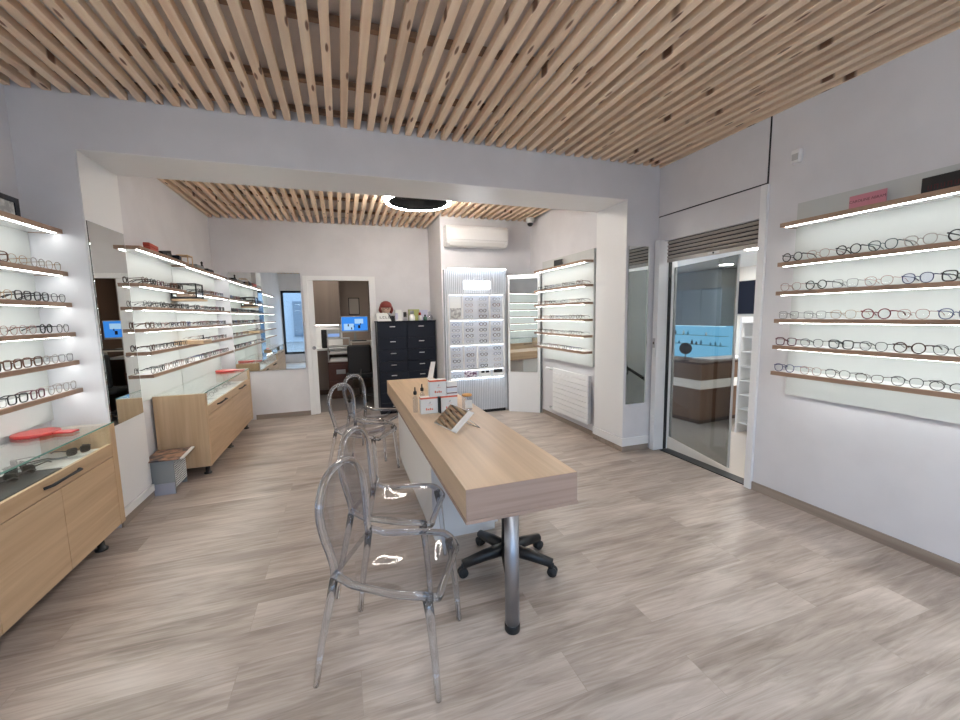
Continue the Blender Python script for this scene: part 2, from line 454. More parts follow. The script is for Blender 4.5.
# street outside
struct(B('street', 'asphalt', (-30, 34, -16, YF-.15, -.12, -.06)))
mb = MB(); mb.mi = 0; mb.box(-30, 34, -18.5, -16, -.1, 5.5)
mb.mi = 1
for k in range(13):
    x = -26 + k*4.6
    mb.box(x, x+2.6, -16.02, -15.9, .3, 2.6); mb.box(x+.4, x+2.1, -16.02, -15.9, 3.4, 4.9)
o = tag(mb.build('street_building', ['facade', 'glassdark']), 'pale building with dark windows across the street, seen mirrored', 'building')

# skirtings
def skirt(n, d, axis='y'): return struct(B('baseboard_'+n, 'base' if axis == 'y' else 'basex', d))
skirt('right', (XR-.013, XR-.001, YF, 2.325, 0, .07))
skirt('left', (XL+.001, XL+.013, YF, 1.25, 0, .07))
skirt('rear_back', (-1.28, -.525, BY-.013, BY-.001, 0, .07), 'x')
skirt('rear_right', (BXR-.013, BXR-.001, YC+.04, 5.36, 0, .06))
mb = MB(); mb.box(-1.599, -1.585, YB-.0, YC, 0, .065)
struct(mb.build('baseboard_pier', 'base'))
mb = MB(); mb.prism([(2.787, YC), (2.787, YB-.013), (3.13, YB-.013), (3.13, YB-.001), (2.799, YB-.001), (2.799, YC)], 'z', 0, .062)
struct(mb.build('baseboard_pillar', 'basex'))
mb = MB(); mb.prism([(2.778, YC-.0), (2.778, YB-.022), (3.128, YB-.022), (3.128, YB-.001), (2.799, YB-.001), (2.799, YC-.0)], 'z', .063, .15)
struct(mb.build('trim_1', 'white'))
mb = MB(); mb.box(-1.599, -1.58, YB+.002, YC, .066, .12)
struct(mb.build('trim_2', 'white'))
mb = MB(); mb.prism([(-1.599, .13), (-1.594, .13), (-1.594, 2.629), (2.794, 2.629), (2.794, .16), (2.799, .16), (2.799, 2.634), (-1.599, 2.634)], 'y', YB+.001, YC-.001)
struct(mb.build('trim_4', 'white'))
# fine corner bead round the opening
mb = MB(); mb.prism([(-1.625, .9), (-1.602, .9), (-1.602, 2.633), (2.802, 2.633), (2.802, 2.655), (-1.625, 2.655)], 'y', YB-.004, YB-.0005)
struct(mb.build('trim_3', 'wall'))

# side doorway in the right wall
mb = MB(); mb.box(3.135, 3.325, 3.395, 3.462, 0, 2.235, .003); mb.box(3.175, 3.325, 2.328, 2.385, 0, 2.47, .003)
dr = struct(mb.build('door_2', 'white'))
mb = MB()
for k in range(5):
    z = 2.222-.036*(k+1)
    mb.prism([(3.235, z+.004), (3.225, z+.008), (3.221, z+.018), (3.225, z+.028), (3.235, z+.031)], 'y', 2.386, 3.38)
mb.box(3.224, 3.244, 2.386, 3.38, 2.006, 2.040)
t = thing('roller_shutter', 'grey metal roller shutter rolled up in the side doorway', 'shutter')
mb.build('curtain', 'shutter', t); B('backing', 'blackm', (3.2355, 3.243, 2.386, 3.38, 2.0405, 2.223), t)
MB().tube([(3.2239, 2.83, 2.024), (3.218, 2.83, 2.024)], .009, 12).build('lock', 'blackm', t); B('lock_plate', 'greyl', (3.2225, 3.2239, 2.77, 2.89, 2.015, 2.033), t)
B('threshold', 'black', (3.205, 3.32, 2.385, 3.38, 0, .008), dr); B('shutter_guide', 'blackm', (3.262, 3.295, 3.384, 3.3945, 0, 2.225), dr)
t = thing('key_switch', 'small key switch on the white left jamb of side doorway', 'switch', (3.1335, 3.43, 1.17))
B('plate', 'greyl', (-.006, 0, -.014, .014, -.05, .05), t); B('lock', 'blackm', (-.012, -.006, -.006, .006, -.012, .012), t)
# access panel over the doorway
t = thing('access_panel', 'large white access panel above the side doorway', 'panel', (XR, 2.34, 2.47))
B('gap', 'blackm', (-.006, -.001, .0, 1.14, .005, .5), t); B('cover', 'wall', (-.010, -.0065, .010, 1.139, .014, .499), t)

# door to the office: casing, sliding leaf
mb = MB()
mb.box(-.525, -.46, BY-.018, BY-.001, 0, 2.13, .002); mb.box(.435, .53, BY-.018, BY-.001, 0, 2.13, .002); mb.box(-.4595, .4345, BY-.018, BY-.001, 2.065, 2.13, .002)
dr = struct(mb.build('door_1', 'white'))
leaf = B('leaf', 'white', (-.459, -.385, BY-.01, BY+.03, .012, 2.06), dr)
MB().lathe([(.028, 0), (.028, .003), (.022, .003), (.021, .0005)], n=20).build('pull', 'chrome', leaf, (-.42, BY-.0105, 1.04), (PI/2, 0, 0))

# ------------------------------------------------------------------ office behind the door
struct(B('floor_office', 'tile', (-1.8, .9, BY+.1, 8.95, -.05, 0)))
struct(B('ceiling_office', 'ceil', (-1.8, .9, BY+.1, 8.95, 2.5, 2.6)))
mb = MB(); mb.box(-1.8, .9, 8.85, 8.95, 0, 2.5)
struct(mb.build('wall_office_back', 'taupe'))
struct(B('wall_office_left', 'taupe', (-1.9, -1.8, BY+.1, 8.85, 0, 2.5)))
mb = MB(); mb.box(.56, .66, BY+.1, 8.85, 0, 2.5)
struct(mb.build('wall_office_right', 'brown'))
t = thing('wall_cupboard', 'taupe wall cupboard over the lit office counter', 'cupboard', (0, 0, 0))
B('body', 'taupec', (-1.4, -.02, 8.3, 8.84, 1.36, 2.46), t); B('door', 'taupec', (-.62, -.025, 8.28, 8.2985, 1.37, 2.45), t); B('door', 'taupec', (-1.39, -.63, 8.28, 8.2985, 1.37, 2.45), t)
B('light_strip', EM('office_strip', (1, .95, .85), 18.), (-1.3, -.06, 8.5, 8.53, 1.35, 1.3595), t)
struct(B('wall_splashback', 'white', (-1.4, 0, 8.835, 8.849, .9, 1.36)))
t = thing('office_counter', 'taupe office counter with white worktop along back wall', 'counter')
B('worktop', 'white', (-1.4, .5, 8.22, 8.83, .87, .905), t); B('front_panel', 'taupec', (-1.4, -.2, 8.27, 8.82, .1, .869), t); B('plinth', 'brown', (-1.4, -.2, 8.33, 8.82, 0, .099), t)
t = thing('speaker', 'black upright speaker on the office counter', 'speaker', (-.33, 8.45, .9055))
MB().box(-.06, .06, -.08, .08, 0, .36, .015, 2).build('cabinet', 'black', t)
for z in (.1, .25): MB().lathe([(.04, 0), (.045, .004), (.03, .006), (.01, .002)], n=16).build('cone', 'blackm', t, (0, -.081, z), (PI/2, 0, 0))
t = thing('document_rack', 'grey metal document rack on dark drawer unit', 'rack', (-.075, 8.0, .68))
mb = MB()
for z in (0, .14, .27, .42): mb.box(-.2, .2, -.16, .16, z, z+.018)
mb.box(-.2, -.185, -.16, .16, .018, .42); mb.box(.185, .2, -.16, .16, .018, .42); mb.build('frame', 'greyl', t)
for z, h in ((.018, .05), (.158, .04)): B('papers', 'paper', (-.16, .16, -.15, .14, z, z+h), t)
t = thing('card_terminal', 'small tilted grey screen on top of document rack', 'screen', (-.155, 7.97, 1.118))
MB().hexa([(-.12, -.05, 0), (.12, -.05, 0), (.12, .09, 0), (-.12, .09, 0)], [(-.12, .03, .16), (.12, .03, .16), (.12, .06, .16), (-.12, .06, .16)]).build('housing', 'grey', t)
MB().poly([(-.10, -.038, .026), (.10, -.038, .026), (.10, .022, .142), (-.10, .022, .142)]).build('display', EM('small_screen', (.25, .38, .70), .8), t)
t = thing('drawer_unit', 'dark red-brown drawer unit below the grey document rack', 'drawers', (-.07, 8.0, 0))
MB().box(-.21, .21, -.19, .2, 0, .679).build('body', P('mahogany', (.07, .022, .014), .5), t)
for z in (.05, .36): 
    d = B('drawer', P('mahogany_front', (.085, .028, .018), .5), (-.2, .2, -.2, -.191, z, z+.28), t); B('label_plate', 'greyl', (-.07, .09, -.206, -.2005, z+.10, z+.18), d)
t = thing('monitor', 'wide computer monitor with blue sky picture in office', 'monitor', (.235, 8.15, 1.045))
B('base', 'grey', (-.11, .11, -.08, .08, 0, .012), t); B('neck', 'grey', (-.02, .02, -.01, .02, .0125, .19), t)
B('bezel', 'greyl', (-.25, .25, -.02, .01, .165, .47), t, .004)
mb = MB(); mb.box(-.238, .238, -.022, -.0205, .195, .46); scr = mb.build('screen', 'screen', t)
mb = MB(); mb.box(-.20, -.02, -.0232, -.0222, .21, .33); mb.box(0, .16, -.0232, -.0222, .33, .42); mb.build('picture', 'screenw', scr)
mb = MB()
for a, c, d in ((-.13, .30, .022), (-.07, .24, .02), (-.02, .28, .015), (.06, .26, .04), (.1, .32, .015)): mb.box(a, a+d, -.0242, -.0233, c-.02, c+d)
mb.build('icon_print', 'blackm', scr)
t = thing('desk_shelf', 'white raised desk under the computer monitor', 'desk', (.24, 8.12, 0))
B('top', 'cream', (-.105, .30, -.2, .12, 1.02, 1.044), t); B('leg', 'cream', (-.105, -.08, -.2, .12, .906, 1.0195), t); B('leg', 'cream', (.275, .30, -.2, .12, .906, 1.0195), t)
t = thing('keyboard', 'thin dark keyboard on white desk under monitor', 'keyboard', (.3, 7.98, 1.0445))
B('case', 'blackm', (-.13, .13, -.05, .05, 0, .016), t, .003)
t = thing('framed_certificate', 'small black framed certificate on taupe office wall', 'picture', (.26, 8.849, 1.55))
mb = MB(); mb.box(-.11, .11, -.02, -.001, 0, .015); mb.box(-.11, .11, -.02, -.001, .335, .35); mb.box(-.11, -.095, -.02, -.001, .015, .335); mb.box(.095, .11, -.02, -.001, .015, .335)
mb.build('frame', 'black', t); B('print', P('certificate', (.52, .46, .40), .4), (-.095, .095, -.012, -.006, .015, .335), t)
t = thing('office_chair', 'black padded office chair at the office desk', 'chair', (.262, 7.28, 0), .0)
MB().box(-.2, .2, -.05, .03, .52, 1.02, .04, 3).build('backrest', 'blackm', t)
MB().box(-.23, .23, -.0, .44, .42, .5, .035, 3).build('seat', 'blackm', t)
MB().tube([(0, -.06, .6), (0, -.1, .45), (0, .1, .38), (0, .2, .38)], .02).build('back_bracket', 'black', t)
MB().tube([(0, .2, .08), (0, .2, .42)], .025).build('column', 'black', t)
for k in range(5):
    a = k*2*PI/5; MB().tube([(0, .2, .1), (.26*math.cos(a), .2+.26*math.sin(a), .07)], [.025, .016]).tube([(.26*math.cos(a), .2+.26*math.sin(a)-.012, .03), (.26*math.cos(a), .2+.26*math.sin(a)+.012, .03)], .03, 12).build('leg', 'black', t)

# ------------------------------------------------------------------ room seen through the side doorway
struct(B('floor_annex', 'otherfloor', (XR+.12, 8.3, 2.1, 9.5, -.05, 0)))
struct(B('ceiling_annex', 'whitem', (XR+.12, 8.3, 2.1, 9.5, 2.42, 2.52)))
struct(B('wall_annex_far', 'cream', (8.2, 8.3, 2.1, 9.5, 0, 2.42)))
struct(B('wall_annex_back', 'cream', (XR+.12, 8.2, 9.4, 9.5, 0, 2.42)))
struct(B('wall_annex_side', 'whitem', (XR+.12, 8.2, 2.1, 2.2, 0, 2.42)))
o = MB().tube([(3.70, 2.26, .785), (4.6, 2.26, .255)], .02, 10).build('handrail', 'blackm')
tag(o, 'dark sloping handrail in side room, seen in the pillar mirror', 'handrail')
for f_ in (.15, .85): MB().tube([(3.70+.9*f_, 2.2005, .70-.53*f_), (3.70+.9*f_, 2.26, .70-.53*f_), (3.70+.9*f_, 2.26, .77-.53*f_)], .008, 8).build('bracket', 'blackm', o)
for (x, y, w) in ((5.85, 4.44, 'nearest the side doorway'), (7.3, 6.1, 'near the screen in the side room'), (6.0, 6.2, 'over the brown counter'), (4.3, 3.0, 'nearest the handrail')):
    t = thing('ceiling_spot', 'round white ceiling spot in side room, '+w, 'ceiling light', (x, y, 2.419), group='spots in the side room')
    MB().lathe([(.15, 0), (.15, -.012), (.125, -.014)], n=24).build('rim', 'white', t)
    MB().lathe([(.12, -.0145), (.12, -.017)], n=24).build('diffuser', EM('annex_spot', (1, .97, .92), 130.), t)
t = thing('reception_counter', 'brown wooden counter with glowing groove behind tinted glass', 'counter')
poly = [(4.28, 5.1), (4.40, 3.96), (5.55, 4.04), (5.5, 4.5), (4.85, 4.45), (4.75, 5.15)]
def off(p, d):  # shrink towards the middle of the counter
    cx, cy = 4.95, 4.55
    return [(x+(cx-x)*d, y+(cy-y)*d) for x, y in p]
MB().prism(off(poly, .05), 'z', 0, .06).build('plinth', 'brown', t)
MB().prism(poly, 'z', .06, .47).build('lower_front', 'counter', t)
MB().prism(off(poly, .02), 'z', .4701, .5899).build('light_groove', P('groove_glow', (.8, .78, .74), .5, emit=(1, .95, .86), es=.45), t)
MB().prism(poly, 'z', .59, .80).build('upper_front', 'counter', t)
MB().prism(off(poly, -.01), 'z', .8001, .825).build('top', 'brown', t)
B('white_top', 'white', (4.7, 5.5, 4.1, 4.4, .8252, .84), t)
t = thing('standing_mirror', 'small round black standing mirror on the brown counter', 'mirror', (4.42, 4.25, .8252))
MB().lathe([(.05, 0), (.05, .01), (.008, .014), (.006, .1)], n=16).build('stand', 'blackm', t)
MB().lathe([(.075, -.008), (.08, 0), (.075, .008)], n=24).build('disc', 'blackm', t, (0, 0, .17), (0, PI/2, .6))
t = thing('wall_cabinets', 'blue-grey wall cabinets over a blue-lit glass splashback in side room', 'cabinet')
for k in range(5): B('door', 'greycab', (7.82, 8.19, 6.6+.54*k+.004, 6.6+.54*(k+1)-.004, 1.16, 2.0), t)
B('soffit', 'grey', (7.78, 8.19, 6.6, 9.3, 2.0005, 2.4), t)
B('glass_back', EM('backlit_blue_glass', (.24, .62, .95), 1.7), (8.15, 8.19, 6.6, 9.3, .2, 1.155), t)
B('light_strip', EM('blue_strip', (.6, .85, 1.), 5.), (7.95, 8.05, 6.65, 9.2, 1.148, 1.1585), t)
for z in (.70, .92): B('glass_shelf', 'glassedge', (7.95, 8.145, 6.65, 9.2, z, z+.008), t)
B('base_unit', 'counter', (7.7, 8.19, 6.6, 9.3, .0, .199), t)
random.seed(3)
for k in range(16):
    y = 6.2+random.random()*2.0; z = random.choice((.7085, .9285)); h = .06+.06*random.random()
    y = 6.75 + .13*k
    o = MB().lathe([(.02, 0), (.024, .01), (.024, h*.6), (.01, h*.75), (.01, h)], n=10).build('bottle', random.choice(['navyf', 'paper', 'blackm', 'cyan']), None, (8.02, y, z))
    tag(o, 'small bottle on the blue-lit glass shelves, %s from the right' % ORD[k], 'bottle', 'bottles on the blue-lit shelves')
t = thing('wall_screen', 'dark television hanging beside the tinted glass door in side room', 'television', (8.199, 6.28, 1.42))
B('bezel', 'black', (-.06, -.015, -.25, .25, 0, .70), t, .004); B('screen', 'screend', (-.0625, -.0605, -.24, .24, .012, .688), t); B('bracket', 'blackm', (-.015, 0, -.1, .1, .25, .45), t)
t = thing('wall_screen', 'dark television glimpsed through the tinted glass beside white post', 'television', (8.199, 8.27, 1.66))
B('bezel', 'black', (-.36, -.32, -.2, .2, 0, .34), t, .004); B('screen', 'screend', (-.3625, -.3605, -.19, .19, .01, .33), t); B('bracket', 'blackm', (-.32, 0, -.05, .05, .1, .2), t)
t = thing('display_rack', 'white rack of shelves just inside the side room', 'rack', (4.55, 3.36, -.0))
B('upright', 'white', (-.02, .5, .18, .2, 0, 1.42), t); B('upright', 'white', (.48, .5, -.12, .179, 0, 1.42), t)
for k in range(8): B('shelf', 'white', (.0, .479, -.14, .179, .12+.175*k, .135+.175*k), t)
# tinted glass door leaf standing ajar
NA, FA = Vector((3.405, 2.725)), Vector((3.645, 3.70))
dv = (FA-NA); Lg = dv.length; ang = math.atan2(dv.y, dv.x)
t = thing('glass_door', 'tinted frameless glass door standing ajar inside the side doorway', 'door', (NA.x, NA.y, .0), ang)
B('pane', 'tint', (0, Lg, -.005, .005, .012, 2.0), t)
B('frame_post', 'white', (Lg, Lg+.05, -.03, .03, 0, 2.1), t)
B('edge_strip', 'greyl', (-.012, -.0005, -.008, .008, .012, 2.0), t)
t = thing('pull_handle', 'white vertical pull handle on the right jamb of side doorway', 'handle', (3.27, 2.386, 1.05))
B('grip', 'white', (-.02, .02, .022, .04, -.2, .2), t, .004); B('stud', 'chrome', (-.008, .008, .0005, .0215, -.15, -.13), t); B('stud', 'chrome', (-.008, .008, .0005, .0215, .13, .15), t)

# ------------------------------------------------------------------ shelves
ZT = [2.11, 1.835, 1.63, 1.432, 1.24, 1.048]   # tops
ZR_ = [2.10, 1.805, 1.615, 1.435, 1.245, 1.055]
LV = ['top', 'second', 'third', 'fourth', 'fifth', 'bottom']
def shelf(label, xw, xf, y0, y1, zt, led=True, g=None):
    """xw wall side, xf front edge; wooden front edge, white board, light strip underneath"""
    s = 1 if xf > xw else -1
    t = thing('wall_shelf', label, 'shelf', (0, 0, 0), group=g)
    a, b = sorted((xw, xf-s*.018)); B('board', 'white', (a, b, y0+.0045, y1-.0045, zt-.024, zt-.0005), t)
    a, b = sorted((xf-s*.0178, xf)); e = .004
    MB().prism([(xf, y0), (xf, y1), (xw, y1), (xw, y1-e), (xf-s*.0178, y1-e), (xf-s*.0178, y0+e), (xw, y0+e), (xw, y0)], 'z', zt-.028, zt).build('front_edge', 'shelf_edge', t)
    if led:
        a, b = sorted((xf-s*.040, xf-s*.021)); B('light_strip', 'led', (a, b, y0+.03, y1-.025, zt-.031, zt-.0245), t)
    return t
def backboard(label, x0, x1, y0, y1, z0, z1):
    return tag(B('shelf_backboard', 'board', (x0, x1, y0, y1, z0, z1)), label, 'panel')
backboard('white backing panel of the long glasses shelves on right wall', XR-.03, XR-.001, -.6, 2.095, .86, 2.26)
backboard('white backing panel of the glasses shelves on front left wall', XL+.001, XL+.02, .9, YB-.002, .84, 2.10)
backboard('white backing panel of the rear left shelves beside jamb mirror', BXL+.001, BXL+.02, YC+.002, 5.095, .80, 2.10)
backboard('white backing panel of the rear left shelves by back wall', BXL+.001, BXL+.02, 5.105, BY-.06, .80, 2.10)
backboard('white backing panel of the shelves above the radiator', BXR-.05, BXR-.001, 4.03, 5.30, .86, 2.24)
for i, z in enumerate(ZT):
    shelf(f'oak-edged lit {LV[i]} shelf on the right wall', XR-.031, 3.0, -.6, 2.095, z, True, 'lit shelves on the right wall')
    shelf(f'oak-edged lit {LV[i]} shelf on the front left wall', XL+.021, -1.718, .9, YB-.002, z, True, 'lit shelves on the front left wall')
    zr = ZR_[i]
    shelf(f'oak-edged lit {LV[i]} shelf at rear left, section beside jamb mirror', BXL+.021, -1.5, YC+.002, 4.965 if i == 1 else 5.09, zr, True, 'lit shelves at rear left')
    shelf(f'oak-edged lit {LV[i]} shelf at rear left, section by back wall', BXL+.021, -1.5, 5.225 if i == 1 else 5.11, BY-.022, zr-(.012 if i == 0 else 0.), True, 'lit shelves at rear left')
    shelf(f'oak-edged lit {LV[i]} shelf above the white radiator', BXR-.051, 2.655, 4.045, 5.30, z, True, 'lit shelves above the radiator')

# ------------------------------------------------------------------ eyeglasses
def outline(kind, a, b, n=20):
    pts = []
    for i in range(n):
        t = 2*PI*i/n; c, s = math.cos(t), math.sin(t)
        e = {'round': 1., 'panto': .86, 'square': .55, 'cat': .75, 'oval': 1.}[kind]
        x = a*math.copysign(abs(c)**e, c); z = b*math.copysign(abs(s)**e, s)
        if kind == 'panto': x *= 1 + .10*z/b
        if kind == 'square': x *= 1 + .05*z/b
        if kind == 'cat': z += .10*x*(1 if z > 0 else .3); x *= 1+.06*z/b
        if kind == 'oval': z *= .82
        pts.append((x, z))
    return pts
def glasses_meshes(kind, w, h, r, whole=False):
    """front faces -x, temples run to +x, width along y; rests on z = 0"""
    a, b = w/2, h/2; c = a + .0095
    zc = b + r
    fr = MB()
    lens = []
    for s in (-1, 1):
        o = [(0 + .0006, s*(c + x), zc + z) for x, z in outline(kind, a, b)]
        mn = min(p[2] for p in o); o = [(x, y, z-mn+r) for x, y, z in o]
        fr.tube(o, r, 6, True)
        if r > .0012: fr.tube([(0, s*(c+a*.93), zc+b*.55), (.004, s*(c+a+.006), zc+b*.62)], r*1.25, 6)
        lens.append([(x, y, z) for x, y, z in o])
    fr.tube([(0, -.0105, zc+b*.18), (-.003, 0, zc+b*.36), (0, .0105, zc+b*.18)], r*.95, 6)
    def temple(m, s):
        y = s*(c+a+.006); zt = zc+b*.6
        rt = max(r*.95, .0013)
        m.tube([(.003, y, zt), (.05, y*1.0, zt-.002), (.098, y*.97, zt-.006), (.130, y*.93, zt*.45)], [rt*1.15, rt, rt, rt*1.2], 6)
    if whole:
        temple(fr, -1); temple(fr, 1)
        return fr
    tm = []
    for s in (-1, 1):
        m = MB(); temple(m, s); tm.append(m)
    lm = []
    for o in lens: lm.append(MB().poly(o))
    return fr, lm, tm
SPEC = {  # adjective: (shape, w, h, r, colour, roughness, metal)
    'black round': ('round', .046, .042, .0024, (.012, .012, .014), .3, 0),
    'black square': ('square', .050, .040, .0026, (.012, .012, .013), .3, 0),
    'dark teal round': ('panto', .049, .043, .0018, (.01, .04, .045), .3, 0),
    'thin gold': ('panto', .049, .042, .0011, (.34, .22, .12), .35, .7),
    'thin rose-gold': ('panto', .048, .041, .0012, (.30, .16, .13), .35, .6),
    'thin grey metal': ('square', .049, .039, .0011, (.12, .12, .125), .35, .5),
    'thin black': ('panto', .050, .041, .0014, (.02, .02, .025), .35, .3),
    'clear pale': ('panto', .048, .042, .0016, (.42, .38, .35), .25, 0),
    'burgundy round': ('round', .050, .044, .0023, (.16, .015, .025), .3, 0),
    'burgundy square': ('square', .049, .040, .0024, (.10, .014, .03), .3, 0),
    'navy': ('panto', .048, .041, .0018, (.02, .03, .13), .3, 0),
    'violet-lensed navy': ('panto', .048, .041, .0018, (.03, .03, .10), .3, 0),
    'brown tortoiseshell': ('square', .051, .042, .0026, (.10, .035, .014), .3, 0),
    'dark brown round': ('round', .050, .043, .0024, (.055, .022, .014), .3, 0),
    'thin cat-eye': ('cat', .050, .036, .0014, (.06, .03, .03), .35, .3),
    'oval dark': ('oval', .050, .044, .0018, (.03, .025, .03), .35, 0),
}
PROTO = {}
def proto(style, whole):
    key = (style, whole)
    if key in PROTO: return PROTO[key]
    k, w, h, r, c, ro, me = SPEC[style]; r *= 1.2; h *= 1.16
    mat = M.get('gl_'+style)
    if not mat: mat = M['gl_'+style] = P('frame_'+style.replace(' ', '_'), c, ro, me)
    if whole:
        o = glasses_meshes(k, w, h, r*1.15, True).build('eyeglasses', mat)
    else:
        o = thing('eyeglasses', style, 'eyeglasses')
        fr, lm, tm = glasses_meshes(k, w, h, r)
        fr.build('front_frame', mat, o)
        for m in lm: m.build('lens', 'lensv' if style.startswith('violet') else 'lens', o)
        for m in tm: m.build('temple', mat, o)
    PROTO[key] = [o, False]
    return PROTO[key]
def glasses(style, label, x, y, z, rz, group, whole=False, sc=1.):
    p = proto(style, whole)
    if not p[1]: o = p[0]; p[1] = True
    else: o = copy_thing(p[0])
    o.location = (x, y, z+.0005); o.rotation_euler = (0, 0, rz); o.scale = (sc, sc, sc)
    tag(o, label, 'eyeglasses', group)
    return o
R_ROWS = [
    ['black round', 'thin rose-gold', 'black round', 'dark teal round', 'clear pale', 'black round'],
    ['thin rose-gold', 'black round', 'thin grey metal', 'thin rose-gold', 'violet-lensed navy', 'black square'],
    ['thin grey metal', 'thin grey metal', 'thin gold', 'burgundy round', 'thin rose-gold', 'navy'],
    ['burgundy square', 'thin black', 'black square', 'thin black', 'dark brown round', 'thin black'],
    ['navy', 'thin rose-gold', 'thin black', 'thin cat-eye', 'thin black', 'oval dark'],
]
SH = ['second', 'third', 'fourth', 'fifth', 'bottom']
random.seed(11)
for i, row in enumerate(R_ROWS):
    for j, st in enumerate(row):
        y = 2.012 - .1665*j + random.uniform(-.004, .004)
        glasses(st, f'{st} eyeglasses, {ORD[j]} from the doorway on the right wall\'s {SH[i]} shelf', 3.022, y, ZT[i+1], random.uniform(-.06, .05), 'eyeglasses on the right wall', False, 1.14)
L_ROWS = [
    ['thin gold', 'clear pale', 'thin gold', 'brown tortoiseshell', 'brown tortoiseshell'],
    ['thin black', 'black square', 'black square', 'thin gold', 'black round'],
    ['thin black', 'black round', 'thin rose-gold', 'thin rose-gold', 'clear pale'],
    ['thin grey metal', 'clear pale', 'brown tortoiseshell', 'brown tortoiseshell', 'black square'],
    ['clear pale', 'clear pale', 'burgundy square', 'black square', 'thin grey metal'],
]
for i, row in enumerate(L_ROWS):
    for j, st in enumerate(row):
        y = 3.40 - .152*j + random.uniform(-.006, .006)
        glasses(st, f'{st} eyeglasses, {ORD[j]} from the pier on the front left wall\'s {SH[i]} shelf', -1.742, y, ZT[i+1], PI+random.uniform(-.1, .1), 'eyeglasses on the front left wall', False, 1.1)
DARK = ['black square', 'thin black', 'black round', 'dark brown round', 'thin black', 'oval dark', 'thin grey metal', 'navy', 'burgundy square', 'brown tortoiseshell', 'thin rose-gold']
for i in range(5):
    n = 0
    for j in range(16):
        y = 4.10 + .152*j
        if i in (0, 3) and 4.88 < y < 5.32: continue
        if 5.02 < y < 5.18 or y > 6.5: continue
        st = random.choice(DARK if i != 1 or j > 6 else DARK[:6])
        glasses(st, f'{st} eyeglasses, {ORD[n]} from the jamb mirror on the rear left {SH[i]} shelf', -1.525, y, ZR_[i+1], PI+random.uniform(-.1, .1), 'eyeglasses on the rear left shelves', True)
        n += 1
    for j in range(7):
        y = 4.14 + .165*j
        st = random.choice(DARK)
        glasses(st, f'{st} eyeglasses, {ORD[j]} from the pillar on the {SH[i]} shelf above the radiator', 2.664, y, ZT[i+1], random.uniform(-.1, .1), 'eyeglasses on the shelves above the radiator', True, .92)

# things on the top shelves
t = thing('sign_card', 'pink lettered sign card on the right wall\'s top shelf', 'sign', (3.12, 1.655, ZT[0]+.0005), -.03)
B('card', 'pink', (-.003, .003, -.095, .095, 0, .098), t)
letters('lettering', 'CAROLINE ABRAM', .0225, 'dkpink', t, (-.0036, 0, .06), (PI/2, 0, -PI/2))
t = thing('sign_card', 'black sign block with dim red lettering on right wall\'s top shelf', 'sign', (3.12, 1.27, ZT[0]+.0005))
B('block', 'black', (-.012, .012, -.16, .135, 0, .102), t, .002)
mb = MB()
random.seed(5)
for k in range(9):
    y = .10-.026*k
    mb.box(-.0126, -.0121, y-.009, y-.005, .03, .056)
    mb.box(-.0126, -.0121, y+.004, y+.007, .03, .056)
    mb.box(-.0126, -.0121, y-.005, y+.004, .03+.022*(k % 2), .034+.022*(k % 2))
mb.build('lettering', 'dimred', t)
t = thing('framed_picture', 'dark framed picture standing on the front left top shelf', 'picture', (-1.845, 3.22, ZT[0]+.0005))
mb = MB(); mb.box(-.01, .01, -.19, .112, 0, .03); mb.box(-.01, .01, -.19, .112, .115, .145); mb.box(-.01, .01, -.19, -.155, .03, .115); mb.box(-.01, .01, .077, .112, .03, .115)
mb.build('frame', 'navy', t); B('print', 'photo2', (-.004, .004, -.155, .077, .03, .115), t)
def case(label, y, l, h, d, mat, x=-1.575, rz=0.):
    t = thing('spectacle_case', label, 'case', (x, y, ZR_[0]-(.012 if y > 5.1 else 0)+.0005), rz)
    MB().box(-d/2, d/2, -l/2, l/2, 0, h*.55, .006, 2).build('bottom_shell', mat, t); MB().box(-d/2, d/2, -l/2, l/2, h*.56, h, .006, 2).build('lid', mat, t)
case('brick red leather case on the rear left top shelf', 4.42, .25, .075, .05, 'redm', rz=.1)
case('dark blue case beside gilt display frame on rear left top shelf', 5.02, .13, .06, .07, 'navyf', x=-1.58, rz=.15)
t = thing('leather_pouch', 'black flared leather pouch on rear left top shelf beside red case', 'pouch', (-1.575, 4.72, ZR_[0]+.0005))
MB().hexa([(-.03, -.09, 0), (.03, -.09, 0), (.03, .09, 0), (-.03, .09, 0)], [(-.012, -.11, .05), (.012, -.11, .05), (.012, .12, .085), (-.012, .12, .085)]).build('body', 'blackm', t)
MB().hexa([(.0305, -.05, .012), (.034, -.05, .012), (.034, .05, .012), (.0305, .05, .012)], [(.022, -.04, .04), (.025, -.04, .04), (.025, .05, .045), (.022, .05, .045)]).build('flap', 'black', t)
t = thing('gilt_display_stand', 'gilt open display frame with glasses on rear left top shelf', 'display frame', (-1.575, 5.24, ZR_[0]-.0115))
mb = MB()
for yy in (-.07, .07):
    mb.tube([(-.05, yy, 0), (-.05, yy, .1), (.05, yy, .1), (.05, yy, 0)], .005, 6)
mb.box(-.055, .055, -.075, .075, .1, .106); mb.build('frame', 'gold', t)
glasses('thin gold', 'thin gold eyeglasses displayed under the gilt frame on rear left top shelf', -1.575, 5.24, ZR_[0]-.012, PI, None, True, .8)
case('long charcoal case at far end of the rear left top shelf', 5.62, .26, .05, .08, 'grey')
case('flat black case near the back wall on rear left top shelf', 6.02, .24, .045, .08, 'blackm')
t = thing('statuette', 'small dark upright ornament on rear left top shelf', 'ornament', (-1.58, 5.83, ZR_[0]-.012+.0005))
MB().lathe([(.03, 0), (.03, .012), (.012, .02), (.018, .06), (.008, .085), (.014, .105), (.004, .12)], n=14).build('figure', 'blackm', t)
t = thing('sign_card', 'small black card on top shelf above the white radiator', 'sign', (2.74, 4.76, ZT[0]+.0005), .1)
